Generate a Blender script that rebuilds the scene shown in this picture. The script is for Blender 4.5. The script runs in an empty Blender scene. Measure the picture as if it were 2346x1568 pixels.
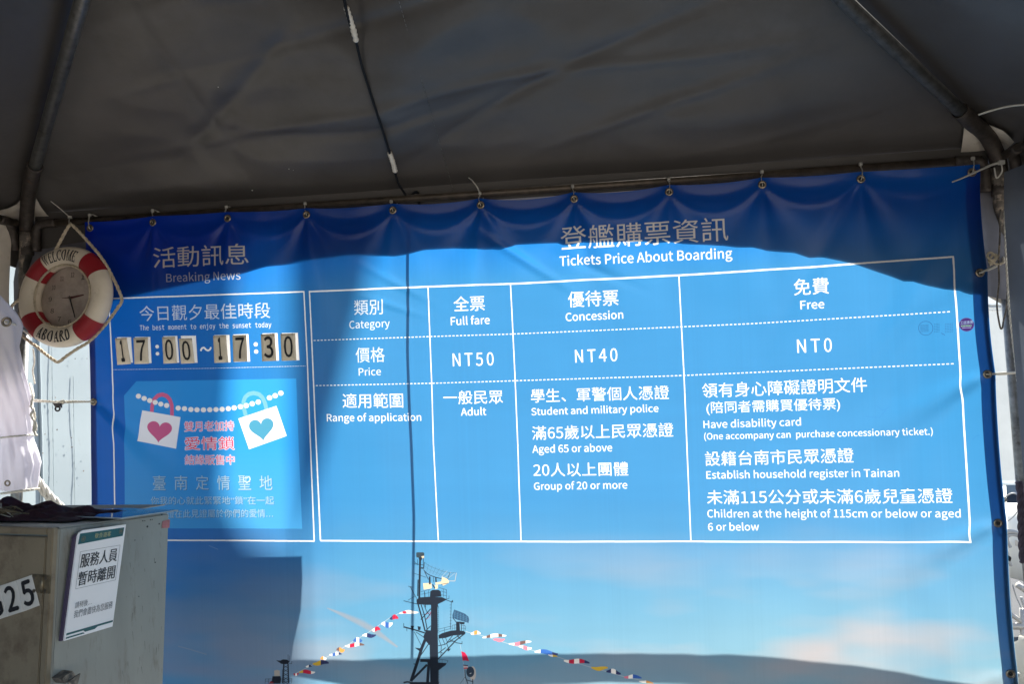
import bpy, bmesh, math, os, random
import numpy as np
from mathutils import Vector, Matrix, noise as mnoise
from mathutils.geometry import tessellate_polygon

random.seed(7)
rng = np.random.default_rng(7)
scene = bpy.context.scene
COL = scene.collection
PI = math.pi

# ------------------------------------------------------------------ camera
GZ = 1.76                                   # height of the banner's table top above the ground
IW, IH, FPX = 2346.0, 1568.0, 1760.0        # measuring grid of the photograph
CAM = np.array([1.1153, -2.6139, -0.2624 + GZ])
YAW, PITCH, ROLL = -0.15, 0.0195, -0.0357
def cam_axes(yaw, pitch, roll):
    cy, sy, cp, sp, cr, sr = (math.cos(yaw), math.sin(yaw), math.cos(pitch), math.sin(pitch), math.cos(roll), math.sin(roll))
    f = np.array([sy*cp, cy*cp, sp]); r = np.array([cy, -sy, 0.0]); u = np.cross(r, f)
    return cr*r + sr*u, -sr*r + cr*u, f
CR, CU, CF = cam_axes(YAW, PITCH, ROLL)
cam_data = bpy.data.cameras.new('camera')
cam = bpy.data.objects.new('camera', cam_data); COL.objects.link(cam)
cam_data.sensor_width = 36.0; cam_data.lens = FPX/IW*36.0
cam_data.clip_start = 0.02; cam_data.clip_end = 3000
cam.matrix_world = Matrix(((CR[0], CU[0], -CF[0], CAM[0]), (CR[1], CU[1], -CF[1], CAM[1]), (CR[2], CU[2], -CF[2], CAM[2]), (0, 0, 0, 1)))
scene.camera = cam

# ------------------------------------------------------------------ sky, sun, exposure
SUN_EL, SUN_AZ = math.radians(42), math.radians(22)      # azimuth from +Y towards +X
SUNV = np.array([math.sin(SUN_AZ)*math.cos(SUN_EL), math.cos(SUN_AZ)*math.cos(SUN_EL), math.sin(SUN_EL)])
world = bpy.data.worlds.new('World'); scene.world = world; world.use_nodes = True
wn = world.node_tree; wn.nodes.clear()
sky = wn.nodes.new('ShaderNodeTexSky'); sky.sky_type = 'NISHITA'; sky.sun_disc = False
sky.sun_elevation = SUN_EL; sky.sun_rotation = SUN_AZ
sky.air_density = 1.0; sky.dust_density = 1.2; sky.ozone_density = 1.2
bg = wn.nodes.new('ShaderNodeBackground'); bg.inputs['Strength'].default_value = 0.08
wo = wn.nodes.new('ShaderNodeOutputWorld')
wn.links.new(sky.outputs[0], bg.inputs[0]); wn.links.new(bg.outputs[0], wo.inputs[0])
sun_l = bpy.data.lights.new('sun', 'SUN'); sun_l.energy = 4.5; sun_l.angle = math.radians(0.53); sun_l.color = (1.0, 0.95, 0.86)
sun = bpy.data.objects.new('sun', sun_l); COL.objects.link(sun); sun.location = (5, 20, 18)
sun.rotation_euler = Vector(SUNV).to_track_quat('Z', 'Y').to_euler()
scene.view_settings.view_transform = 'Standard'; scene.view_settings.look = 'None'
scene.view_settings.exposure = 1.8; scene.view_settings.gamma = 1.0; scene.view_settings.use_curve_mapping = False

# ------------------------------------------------------------------ measuring helpers
def ray(px, py):
    d = CF*FPX + CR*(px - IW/2) - CU*(py - IH/2)
    return d/np.linalg.norm(d)
def P(px, py, Y):                            # point of the vertical plane y = Y seen at a photo position
    d = ray(px, py); return CAM + d*((Y - CAM[1])/d[1])
def PD(px, py, dist):
    return CAM + ray(px, py)*dist
FULL = 1.27536                               # photo pixels per grid unit
def FP(fx, fy, Y): return P(fx/FULL, fy/FULL, Y)
def on_plane(px, py, p0, n):
    d = ray(px, py); return CAM + d*(((p0 - CAM) @ n)/(d @ n))
def to_sun(p, Y):                            # where the sun ray that reaches p crosses the plane y = Y
    return np.asarray(p) + SUNV*((Y - p[1])/SUNV[1])

# ------------------------------------------------------------------ object helpers
def link(name, bm, mat, parent=None, smooth=False):
    me = bpy.data.meshes.new(name)
    bm.normal_update(); bm.to_mesh(me); bm.free()
    return link_mesh(name, me, mat, parent, smooth)
def link_mesh(name, me, mat, parent=None, smooth=False):
    if smooth:
        for p in me.polygons: p.use_smooth = True
    for m in (mat if isinstance(mat, (list, tuple)) else [mat]): me.materials.append(m)
    o = bpy.data.objects.new(name, me); COL.objects.link(o)
    if parent is not None:
        o.parent = parent; o.matrix_parent_inverse = Matrix.Translation(-Vector(parent.location)) if parent.type == 'EMPTY' else Matrix.Identity(4)
    return o
def tag(o, label, cat, group=None, kind=None):
    o['label'] = label; o['category'] = cat
    if group: o['group'] = group
    if kind: o['kind'] = kind
    return o
def thing(name, label, cat, loc=(0, 0, 0), group=None):
    o = bpy.data.objects.new(name, None); o.empty_display_size = 0.05; COL.objects.link(o); o.location = loc
    return tag(o, label, cat, group)
def structure(o, label=None):
    o['kind'] = 'structure'
    if label: o['label'] = label
    return o
def box(bm, lo, hi, M=None):
    vs = []
    for x in (lo[0], hi[0]):
        for y in (lo[1], hi[1]):
            for z in (lo[2], hi[2]):
                v = Vector((x, y, z)); vs.append(bm.verts.new(M @ v if M is not None else v))
    for q in ((0, 1, 3, 2), (4, 6, 7, 5), (0, 4, 5, 1), (2, 3, 7, 6), (0, 2, 6, 4), (1, 5, 7, 3)):
        bm.faces.new([vs[i] for i in q])
    return vs
def catmull(pts, n=8):
    pts = [np.asarray(p, float) for p in pts]
    if len(pts) < 3:
        return [pts[0] + (pts[-1]-pts[0])*t for t in np.linspace(0, 1, max(2, n))]
    q = [2*pts[0]-pts[1]] + pts + [2*pts[-1]-pts[-2]]; out = []
    for i in range(1, len(q)-2):
        for t in np.linspace(0, 1, n, endpoint=False):
            a, b, c, d = q[i-1], q[i], q[i+1], q[i+2]
            out.append(0.5*((2*b) + (-a+c)*t + (2*a-5*b+4*c-d)*t*t + (-a+3*b-3*c+d)*t**3))
    out.append(pts[-1]); return out
def frames(pts, up=None):
    pts = [Vector(p) for p in pts]; n = len(pts); T = []
    for i in range(n):
        d = pts[min(i+1, n-1)] - pts[max(i-1, 0)]
        T.append(d.normalized() if d.length > 1e-9 else Vector((0, 0, 1)))
    a = Vector((0, 0, 1)) if abs(T[0].z) < 0.9 else Vector((1, 0, 0))
    N = (a - T[0]*a.dot(T[0])).normalized(); out = []
    for i in range(n):
        N = (N - T[i]*N.dot(T[i])).normalized(); out.append((pts[i], T[i], N, T[i].cross(N)))
    return out
def tube(bm, pts, r, seg=8, rb=None, caps=True, closed=False):
    fr = frames(pts); n = len(fr); rings = []
    rr = r if hasattr(r, '__len__') else [r]*n
    for i, (p, t, a, b) in enumerate(fr):
        k = (rb/r) if rb and not hasattr(r, '__len__') else 1.0
        rings.append([bm.verts.new(p + a*math.cos(2*PI*j/seg)*rr[i] + b*math.sin(2*PI*j/seg)*rr[i]*k) for j in range(seg)])
    m = n if closed else n-1
    for i in range(m):
        A, B = rings[i], rings[(i+1) % n]
        for j in range(seg):
            bm.faces.new((A[j], A[(j+1) % seg], B[(j+1) % seg], B[j]))
    if caps and not closed:
        bm.faces.new(rings[0][::-1]); bm.faces.new(rings[-1])
def rope(bm, pts, r, pitch=0.02, strands=3, seg=5):
    # strands laid round each other
    pts = [Vector(p) for p in pts]; L = [0.0]
    for i in range(1, len(pts)): L.append(L[-1] + (pts[i]-pts[i-1]).length)
    n = max(8, int(L[-1]/pitch*7)); P2 = []
    for s in np.linspace(0, L[-1], n):
        k = min(max(np.searchsorted(L, s)-1, 0), len(pts)-2)
        P2.append(pts[k].lerp(pts[k+1], (s-L[k])/max(L[k+1]-L[k], 1e-9)))
    fr = frames(P2); S = np.linspace(0, L[-1], n)
    for k in range(strands):
        q = []
        for (p, t, a, b), s in zip(fr, S):
            an = 2*PI*(s/pitch/strands*1.0 + k/strands)
            q.append(p + (a*math.cos(an) + b*math.sin(an))*r*0.52)
        tube(bm, q, r*0.55, seg)
def ring(bm, c, ax, R, r, seg=20, sub=8, flat=1.0):
    ax = Vector(ax).normalized(); a = ax.orthogonal().normalized(); b = ax.cross(a); c = Vector(c); rows = []
    for i in range(seg):
        d = a*math.cos(2*PI*i/seg) + b*math.sin(2*PI*i/seg)
        rows.append([bm.verts.new(c + d*(R + r*math.cos(2*PI*j/sub)) + ax*(r*flat*math.sin(2*PI*j/sub))) for j in range(sub)])
    for i in range(seg):
        for j in range(sub):
            bm.faces.new((rows[i][j], rows[(i+1) % seg][j], rows[(i+1) % seg][(j+1) % sub], rows[i][(j+1) % sub]))
def disc(bm, c, ax, R, h, seg=24):
    ax = Vector(ax).normalized(); a = ax.orthogonal().normalized(); b = ax.cross(a); c = Vector(c)
    T = [bm.verts.new(c + ax*h + (a*math.cos(2*PI*i/seg) + b*math.sin(2*PI*i/seg))*R) for i in range(seg)]
    B = [bm.verts.new(c + (a*math.cos(2*PI*i/seg) + b*math.sin(2*PI*i/seg))*R) for i in range(seg)]
    bm.faces.new(T); bm.faces.new(B[::-1])
    for i in range(seg): bm.faces.new((B[i], B[(i+1) % seg], T[(i+1) % seg], T[i]))
def sheet(bm, fn, nu, nv):
    g = [[bm.verts.new(Vector(fn(i/nu, j/nv))) for j in range(nv+1)] for i in range(nu+1)]
    for i in range(nu):
        for j in range(nv):
            bm.faces.new((g[i][j], g[i+1][j], g[i+1][j+1], g[i][j+1]))
    return g
def slab(bm, poly, off):
    # prism of a planar outline, thickness vector off
    A = [bm.verts.new(Vector(p)) for p in poly]; B = [bm.verts.new(Vector(p) + Vector(off)) for p in poly]
    bm.faces.new(A); bm.faces.new(B[::-1]); n = len(A)
    for i in range(n): bm.faces.new((A[i], B[i], B[(i+1) % n], A[(i+1) % n]))
def recalc(bm):
    bmesh.ops.recalc_face_normals(bm, faces=bm.faces)

# ------------------------------------------------------------------ materials
def mat_base(name):
    m = bpy.data.materials.new(name); m.use_nodes = True; nt = m.node_tree; nt.nodes.clear()
    out = nt.nodes.new('ShaderNodeOutputMaterial'); return m, nt, out
def ramp_of(nt, fac, stops):
    r = nt.nodes.new('ShaderNodeValToRGB'); e = r.color_ramp.elements
    while len(e) < len(stops): e.new(0.5)
    for k, (p, c) in enumerate(stops):
        e[k].position = p; e[k].color = (*c, 1)
    nt.links.new(fac, r.inputs[0]); return r.outputs[0]
def noise_of(nt, scale, detail=4, rough=0.6, stretch=None, coord='Object'):
    tc = nt.nodes.new('ShaderNodeTexCoord'); src = tc.outputs[coord]
    if stretch:
        mp = nt.nodes.new('ShaderNodeMapping'); mp.inputs['Scale'].default_value = stretch
        nt.links.new(src, mp.inputs[0]); src = mp.outputs[0]
    n = nt.nodes.new('ShaderNodeTexNoise'); n.inputs['Scale'].default_value = scale; n.inputs['Detail'].default_value = detail
    n.inputs['Roughness'].default_value = rough; nt.links.new(src, n.inputs['Vector']); return n.outputs['Fac']
def mat(name, col, rough=0.6, metal=0.0, spread=0.25, scale=14, stain=None, stain_at=(0.58, 0.75), stain_scale=9, bump=0.15, bump_scale=60,
        stretch=None, spec=0.5, trans=0.0, coat=0.0):
    m, nt, out = mat_base(name); L = nt.links.new
    p = nt.nodes.new('ShaderNodeBsdfPrincipled')
    c = np.array(col)
    base = ramp_of(nt, noise_of(nt, scale, stretch=stretch), [(0.3, c*(1-spread)), (0.7, np.minimum(c*(1+spread), 1))])
    if stain is not None:
        mx = nt.nodes.new('ShaderNodeMix'); mx.data_type = 'RGBA'
        f = ramp_of(nt, noise_of(nt, stain_scale, 6, 0.7, stretch), [(stain_at[0], (0, 0, 0)), (stain_at[1], (1, 1, 1))])
        L(f, mx.inputs[0]); L(base, mx.inputs[6]); mx.inputs[7].default_value = (*stain, 1); base = mx.outputs[2]
    L(base, p.inputs['Base Color'])
    p.inputs['Roughness'].default_value = rough; p.inputs['Metallic'].default_value = metal
    p.inputs['Specular IOR Level'].default_value = spec
    p.inputs['Coat Weight'].default_value = coat
    if bump:
        b = nt.nodes.new('ShaderNodeBump'); b.inputs['Strength'].default_value = bump; b.inputs['Distance'].default_value = 0.004
        L(noise_of(nt, bump_scale, 5, stretch=stretch), b.inputs['Height']); L(b.outputs[0], p.inputs['Normal'])
    surf = p.outputs[0]
    if trans:
        t = nt.nodes.new('ShaderNodeBsdfTranslucent'); L(base, t.inputs[0])
        mx = nt.nodes.new('ShaderNodeMixShader'); mx.inputs[0].default_value = trans
        L(surf, mx.inputs[1]); L(t.outputs[0], mx.inputs[2]); surf = mx.outputs[0]
    L(surf, out.inputs[0]); return m

M_canopy = mat('canopy_cloth_grey', (0.067, 0.062, 0.058), 0.42, spread=0.22, scale=1.6, bump=0.45, bump_scale=7, stain=(0.047, 0.041, 0.036), stain_scale=2.2, stain_at=(0.5, 0.72))  # brownish blotches painted in for the soft shading of the folds
M_valance = mat('valance_cloth_grey', (0.18, 0.18, 0.205), 0.7, spread=0.12, bump=0.1, trans=0.32)
M_patch = mat('patch_canvas_beige', (0.62, 0.57, 0.49), 0.75, spread=0.12, scale=8, stain=(0.22, 0.13, 0.07), stain_at=(0.62, 0.8), stain_scale=11, bump=0.5, bump_scale=30)
M_pipe = mat('galvanised_pipe', (0.20, 0.20, 0.19), 0.42, metal=0.75, spread=0.35, scale=40, stain=(0.06, 0.045, 0.035), stain_at=(0.55, 0.7), stain_scale=18, bump=0.2)
M_joint = mat('joint_steel_dark', (0.055, 0.046, 0.04), 0.55, metal=0.4, spread=0.4, scale=50, stain=(0.13, 0.06, 0.03), stain_at=(0.6, 0.75), stain_scale=26, bump=0.3)
M_rust = mat('post_rusty', (0.13, 0.115, 0.10), 0.7, metal=0.3, spread=0.4, scale=30, stain=(0.36, 0.30, 0.24), stain_at=(0.5, 0.62), stain_scale=45, bump=0.6, bump_scale=80)
M_rail = mat('rail_pipe_brown', (0.085, 0.068, 0.052), 0.45, metal=0.5, spread=0.35, scale=30, bump=0.1)
M_tie = mat('tie_nylon_white', (0.62, 0.61, 0.56), 0.4, spread=0.08, bump=0.0, trans=0.35)
M_brass = mat('eyelet_metal', (0.26, 0.22, 0.17), 0.3, metal=0.9, spread=0.3, scale=60, bump=0.05)
M_buoy = mat('buoy_plastic_cream', (0.72, 0.635, 0.51), 0.5, spread=0.08, scale=9, stain=(0.40, 0.31, 0.22), stain_at=(0.58, 0.80), stain_scale=13, bump=0.06)
M_red = mat('buoy_red', (0.30, 0.010, 0.018), 0.5, spread=0.15, scale=9, bump=0.05)
M_ropec = mat('rope_cream', (0.54, 0.46, 0.34), 0.85, spread=0.25, scale=70, bump=0.3, bump_scale=200)
M_ropew = mat('rope_white', (0.60, 0.57, 0.50), 0.85, spread=0.2, scale=60, bump=0.3, bump_scale=200)
M_dial = mat('dial_dirty', (0.44, 0.37, 0.32), 0.35, spread=0.25, scale=12, stain=(0.31, 0.25, 0.21), stain_at=(0.5, 0.7), stain_scale=10, bump=0.0)
M_ink = mat('ink_black', (0.012, 0.012, 0.016), 0.5, spread=0.2, bump=0.0)
M_inkfade = mat('ink_faded', (0.075, 0.062, 0.055), 0.6, spread=0.2, bump=0.0)
M_hand = mat('hand_red_brown', (0.09, 0.022, 0.025), 0.5, spread=0.2, bump=0.0)
M_cable = mat('cable_black', (0.008, 0.010, 0.014), 0.6, spread=0.2, bump=0.1, spec=0.2)
M_tape = mat('tape_white', (0.62, 0.59, 0.52), 0.7, spread=0.15, scale=60, bump=0.5, bump_scale=120)
M_plate = mat('tile_plate_beige', (0.84, 0.74, 0.59), 0.28, spread=0.10, scale=18, stain=(0.88, 0.80, 0.67), stain_at=(0.55, 0.7), stain_scale=16, bump=0.12, bump_scale=20)
M_cab_front = mat('cabinet_paint_olive', (0.25, 0.205, 0.14), 0.48, metal=0.15, spread=0.14, scale=9, stain=(0.15, 0.11, 0.075), stain_at=(0.50, 0.70), stain_scale=13, bump=0.1)
M_cab_side = mat('cabinet_paint_grey', (0.275, 0.285, 0.262), 0.45, metal=0.1, spread=0.10, scale=11, stain=(0.20, 0.19, 0.165), stain_at=(0.57, 0.72), stain_scale=34, stretch=(1, 1, 0.22), bump=0.08)
M_hinge = mat('hinge_brass', (0.20, 0.165, 0.11), 0.4, metal=0.6, spread=0.3, scale=60, bump=0.2)
M_board = mat('sign_white', (0.86, 0.86, 0.88), 0.35, spread=0.02, bump=0.0)
M_boardshadow = mat('sign_edge_shadow', (0.055, 0.04, 0.085), 0.5, spread=0.1, bump=0.0)
M_teal = mat('ink_teal', (0.012, 0.10, 0.115), 0.4, spread=0.08, bump=0.0)
M_gold = mat('ink_pale_gold', (0.42, 0.42, 0.22), 0.4, spread=0.05, bump=0.0)
M_dkgrey = mat('ink_dark', (0.02, 0.024, 0.032), 0.5, spread=0.1, bump=0.0)
M_midgrey = mat('ink_grey', (0.13, 0.14, 0.16), 0.5, spread=0.1, bump=0.0)
M_tilewhite = mat('tile_white', (0.62, 0.60, 0.56), 0.35, spread=0.05, scale=20, bump=0.05)
M_maroon = mat('cloth_maroon', (0.045, 0.012, 0.022), 0.85, spread=0.4, scale=40, bump=0.5, bump_scale=90)
M_darkrope = mat('rope_dark_purple', (0.075, 0.06, 0.08), 0.85, spread=0.3, scale=60, bump=0.3, bump_scale=150)
M_straw = mat('straw_brown', (0.10, 0.08, 0.05), 0.8, spread=0.5, scale=50, bump=0.2)
M_card = mat('cardboard_pale', (0.42, 0.40, 0.35), 0.8, spread=0.1, bump=0.1)
M_curtain = mat('curtain_white_vinyl', (0.74, 0.72, 0.78), 0.38, spread=0.05, scale=5, bump=0.1, bump_scale=14, trans=0.4)
M_sidewall = mat('side_wall_cloth', (0.105, 0.12, 0.145), 0.6, spread=0.15, scale=4, bump=0.2, bump_scale=14, trans=0.22)
M_hull = mat('hull_paint_pale_blue', (0.315, 0.37, 0.39), 0.55, spread=0.03, scale=3, stain=(0.25, 0.25, 0.23), stain_at=(0.68, 0.8), stain_scale=16, stretch=(1, 1, 0.35), bump=0.12, bump_scale=18)
M_white = mat('deck_paint_white', (0.80, 0.79, 0.74), 0.5, spread=0.03, bump=0.05)
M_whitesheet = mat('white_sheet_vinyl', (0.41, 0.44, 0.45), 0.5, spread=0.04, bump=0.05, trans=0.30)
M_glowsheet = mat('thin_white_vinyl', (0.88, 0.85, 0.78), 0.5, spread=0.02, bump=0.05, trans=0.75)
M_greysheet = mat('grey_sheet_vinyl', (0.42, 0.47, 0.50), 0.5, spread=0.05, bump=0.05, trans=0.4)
M_grey = mat('deck_paint_grey', (0.36, 0.40, 0.43), 0.55, spread=0.06, bump=0.05)
M_strut = mat('strut_steel', (0.52, 0.49, 0.45), 0.5, metal=0.3, spread=0.15, bump=0.05)
M_wire = mat('wire_grey', (0.40, 0.40, 0.39), 0.5, spread=0.2, bump=0.05)
M_bottle = mat('bottle_cloudy', (0.70, 0.68, 0.60), 0.25, spread=0.05, bump=0.05, trans=0.5)
M_tarp = mat('tarp_blue', (0.03, 0.17, 0.52), 0.6, spread=0.1, bump=0.1, trans=0.5)  # blue chosen so these added sheets tint the banner's shade
M_ground = mat('pier_concrete', (0.40, 0.36, 0.31), 0.85, spread=0.18, scale=2.5, stain=(0.31, 0.275, 0.235), stain_scale=1.1, stain_at=(0.5, 0.7), bump=0.4, bump_scale=40)
M_bouncestrip = mat('bounce_strip_dark', (0.045, 0.050, 0.058), 0.9, spread=0.15, scale=5, bump=0.4, bump_scale=60)
M_sticker = mat('sticker_faded_red', (0.36, 0.13, 0.13), 0.4, spread=0.2, scale=80, bump=0.0)

def acrylic_mat():
    m, nt, out = mat_base('acrylic_clear'); L = nt.links.new
    t = nt.nodes.new('ShaderNodeBsdfTransparent'); t.inputs[0].default_value = (0.86, 0.90, 0.92, 1)
    g = nt.nodes.new('ShaderNodeBsdfGlossy'); g.inputs['Roughness'].default_value = 0.06
    f = nt.nodes.new('ShaderNodeFresnel'); f.inputs[0].default_value = 1.49
    n = ramp_of(nt, noise_of(nt, 25, 5), [(0.55, (0.0, 0.0, 0.0)), (0.8, (0.10, 0.10, 0.10))])
    a = nt.nodes.new('ShaderNodeMath'); a.operation = 'ADD'; L(f.outputs[0], a.inputs[0]); L(n, a.inputs[1])
    x = nt.nodes.new('ShaderNodeMixShader'); L(a.outputs[0], x.inputs[0]); L(t.outputs[0], x.inputs[1]); L(g.outputs[0], x.inputs[2])
    L(x.outputs[0], out.inputs[0]); return m
M_acrylic = acrylic_mat(); M_acryledge = mat('acrylic_edge_highlight', (0.50, 0.56, 0.60), 0.3, spread=0.1, bump=0.0, trans=0.4)  # pale rim colour stands in for the sheet's edge highlight

# ------------------------------------------------------------------ lettering from Blender's own fonts
def get_font(fn):
    try:
        return bpy.data.fonts.load(os.path.join(bpy.utils.system_resource('DATAFILES'), 'fonts', fn))
    except Exception:
        return None
F_CJK = get_font('Noto Sans CJK Regular.woff2')
F_MONO = get_font('DejaVuSansMono.woff2')
_tc = {}
def _text_raw(body, font, space):
    c = bpy.data.curves.new('lettering_source', 'FONT'); c.body = body; c.space_character = space; c.resolution_u = 3
    if font: c.font = font
    o = bpy.data.objects.new('lettering_source', c); COL.objects.link(o)
    dg = bpy.context.evaluated_depsgraph_get()
    me = bpy.data.meshes.new_from_object(o.evaluated_get(dg)); me.calc_loop_triangles()
    v = np.empty(len(me.vertices)*3, np.float32); me.vertices.foreach_get('co', v); v = v.reshape(-1, 3)[:, :2].astype(float)
    t = np.empty(len(me.loop_triangles)*3, np.int32); me.loop_triangles.foreach_get('vertices', t); t = t.reshape(-1, 3)
    bpy.data.objects.remove(o); bpy.data.curves.remove(c); bpy.data.meshes.remove(me); return v, t
def text_tris(body, font=None, bold=0.0, space=1.0):
    if font is F_CJK and any(ord(k) > 0x2E80 for k in body) and not any(k.isdigit() for k in body): font = None      # Blender's default font falls back to the same Chinese face, much faster
    key = (body, font.name if font else '', space)
    if key not in _tc: _tc[key] = _text_raw(body, font, space)
    return _tc[key]
def text_mesh(name, body, mapper, matl, parent, font=F_CJK, bold=0.0, space=1.0):
    # bold: heavier strokes from slightly shifted copies (fraction of the box), each a hair above the last
    v, t = text_tris(body, font, 0.0, space)
    lo, hi = v.min(0), v.max(0); q = (v - lo)/(hi - lo); V, F = [], []
    ds = [(0, 0)] if not bold else [(0, 0), (bold, 0), (-bold, 0), (0, bold*0.6), (0, -bold*0.6)]
    nrm = Vector(mapper(1, 0)) - Vector(mapper(0, 0)); nrm = nrm.cross(Vector(mapper(0, 1)) - Vector(mapper(0, 0))).normalized()
    for i, (dx, dy) in enumerate(ds):
        k = len(V); V += [tuple(Vector(mapper(a+dx, b+dy)) + nrm*(i*0.00006)) for a, b in q]; F += [tuple(int(j)+k for j in f) for f in t]
    me = bpy.data.meshes.new(name); me.from_pydata(V, [], F); me.update()
    return link_mesh(name, me, matl, parent)

# ------------------------------------------------------------------ the banner's print (drawn by code, 1 mm per pixel)
BX0, BX1, BZ0, BZ1 = -0.95, 2.37, -1.54, 0.36         # plane of the banner, z relative to GZ
PXM = 1000.0
TW, TH = int((BX1-BX0)*PXM), int((BZ1-BZ0)*PXM)
def tex_of_full(pts):
    out = []
    for x, y in pts:
        p = FP(x, y, 0.0); out.append(((p[0]-BX0)*PXM, (p[2]-GZ-BZ0)*PXM))
    return np.array(out, float)
T = np.zeros((TH, TW, 3), np.float32)
SS = 3
def raster(verts, tris):
    # coverage mask (with offset) of triangles given in texture pixels
    lo = np.floor(verts.min(0)).astype(int) - 1; hi = np.ceil(verts.max(0)).astype(int) + 2
    lo = np.maximum(lo, 0); hi = np.minimum(hi, [TW, TH])
    w, h = hi - lo
    if w <= 0 or h <= 0: return None
    m = np.zeros((h*SS, w*SS), bool); V = ((verts - lo)*SS)
    tt = np.asarray(tris, int); A, B, C = V[tt[:, 0]], V[tt[:, 1]], V[tt[:, 2]]
    ar = (B[:, 0]-A[:, 0])*(C[:, 1]-A[:, 1]) - (B[:, 1]-A[:, 1])*(C[:, 0]-A[:, 0])
    sw = ar < 0; B2 = np.where(sw[:, None], C, B); C2 = np.where(sw[:, None], B, C)
    X0 = np.clip(np.minimum(np.minimum(A, B), C).astype(int), 0, None); X1 = np.minimum(np.maximum(np.maximum(A, B), C).astype(int)+2, [w*SS, h*SS])
    gx_, gy_ = np.arange(w*SS) + 0.5, (np.arange(h*SS) + 0.5)[:, None]
    for (ax, ay), (bx, by), (cx, cy), (x0, y0), (x1, y1), q in zip(A.tolist(), B2.tolist(), C2.tolist(), X0.tolist(), X1.tolist(), np.abs(ar).tolist()):
        if q < 1e-9 or x0 >= x1 or y0 >= y1: continue
        X = gx_[x0:x1]; Y = gy_[y0:y1]
        e = (bx-ax)*(Y-ay) >= (by-ay)*(X-ax) - 1e-6
        e &= (cx-bx)*(Y-by) >= (cy-by)*(X-bx) - 1e-6
        e &= (ax-cx)*(Y-cy) >= (ay-cy)*(X-cx) - 1e-6
        m[y0:y1, x0:x1] |= e
    cov = m.reshape(h, SS, w, SS).mean((1, 3)).astype(np.float32)
    return lo, cov
def dilate(rc, r):
    # thicken a mask by r pixels (round brush, soft rim)
    if rc is None or r <= 0: return rc
    lo, cov = rc; k = int(math.ceil(r))+1; h, w = cov.shape
    out = np.zeros((h+2*k, w+2*k), np.float32)
    for dy in range(-k, k+1):
        for dx in range(-k, k+1):
            wgt = min(1.0, r + 0.5 - math.hypot(dx, dy))
            if wgt > 0: np.maximum(out[k+dy:k+dy+h, k+dx:k+dx+w], cov*wgt, out=out[k+dy:k+dy+h, k+dx:k+dx+w])
    lo = lo - k; c0 = np.maximum(-lo, 0); hi = lo + [w+2*k, h+2*k]; c1 = np.maximum(hi - [TW, TH], 0)
    return np.maximum(lo, 0), out[c0[1]:out.shape[0]-c1[1], c0[0]:out.shape[1]-c1[0]]
def blend(rc, col, op=1.0):
    if rc is None: return
    (x, y), cov = rc; h, w = cov.shape; a = cov[..., None]*op
    T[y:y+h, x:x+w] = T[y:y+h, x:x+w]*(1-a) + np.array(col, np.float32)*a
def poly_t(pt, col, op=1.0):
    tr = tessellate_polygon([[Vector((p[0], p[1], 0)) for p in pt]])
    blend(raster(np.asarray(pt, float), tr), col, op)
def poly(pts, col, op=1.0): poly_t(tex_of_full(pts), col, op)
def stroke_tris(pt, w):
    V, F = [], []
    for i in range(len(pt)-1):
        a, b = pt[i], pt[i+1]; d = b-a; l = np.hypot(*d)
        if l < 1e-6: continue
        n = np.array([-d[1], d[0]])/l*w/2; k = len(V); V += [a+n, a-n, b-n, b+n]; F += [(k, k+1, k+2), (k, k+2, k+3)]
    for p in pt[1:-1]:
        k = len(V); V += [p + np.array([math.cos(t), math.sin(t)])*w/2 for t in np.linspace(0, 2*PI, 9)[:-1]]
        F += [(k, k+i, k+i+1) for i in range(1, 7)]
    return np.array(V), F
def stroke(pts, w, col, op=1.0, dash=None):
    # w in millimetres on the banner
    pt = tex_of_full(pts); w = w*PXM/1000
    if dash is None:
        V, F = stroke_tris(pt, w); blend(raster(V, F), col, op); return
    L = np.concatenate([[0], np.cumsum(np.hypot(*np.diff(pt, axis=0).T))]); per, on = dash; V, F = [], []
    for s in np.arange(0, L[-1]-on, per):
        q = [np.array([np.interp(k, L, pt[:, 0]), np.interp(k, L, pt[:, 1])]) for k in (s, s+on)]
        v, f = stroke_tris(np.array(q), w); k = len(V); V += list(v); F += [tuple(i+k for i in t) for t in f]
    blend(raster(np.array(V), F), col, op)
def ellipse(cx, cy, rx, ry, col, op=1.0, n=28, rot=0.0):
    poly([(cx + rx*math.cos(t)*math.cos(rot) - ry*math.sin(t)*math.sin(rot), cy + rx*math.cos(t)*math.sin(rot) + ry*math.sin(t)*math.cos(rot)) for t in np.linspace(0, 2*PI, n, endpoint=False)], col, op)
def words(body, bl, br, h, col=(0.82, 0.79, 0.74), bold=0.3, latin=False, font=F_CJK, op=1.0, space=1.0, shifts=None, flip=False, rim=None):
    # bold: extra stroke weight in millimetres
    v, t = text_tris(body, font, 0.0, space)
    ref = text_tris('H', font, 0.0)[0] if latin else v
    x0, x1 = v[:, 0].min(), v[:, 0].max(); y0, y1 = ref[:, 1].min(), ref[:, 1].max()
    q = tex_of_full([bl, br, (bl[0], bl[1]-h)]); O = q[0]; U = q[1]-q[0]; W = np.array([0.0, q[2][1]-q[0][1]])
    u = (v[:, :1]-x0)/(x1-x0); w = (v[:, 1:]-y0)/(y1-y0)
    if flip: u = 1-u
    rc = raster(O + u*U + w*W, t)
    if rc is None: return
    rc = dilate(rc, bold if latin else bold*0.62)
    if rim: blend(dilate(rc, rim[0]), rim[1], op)
    for sh, c, o in (shifts or []): blend((np.maximum(rc[0] + np.array(sh), 0), rc[1]), c, o)
    blend(rc, col, op)
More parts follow.
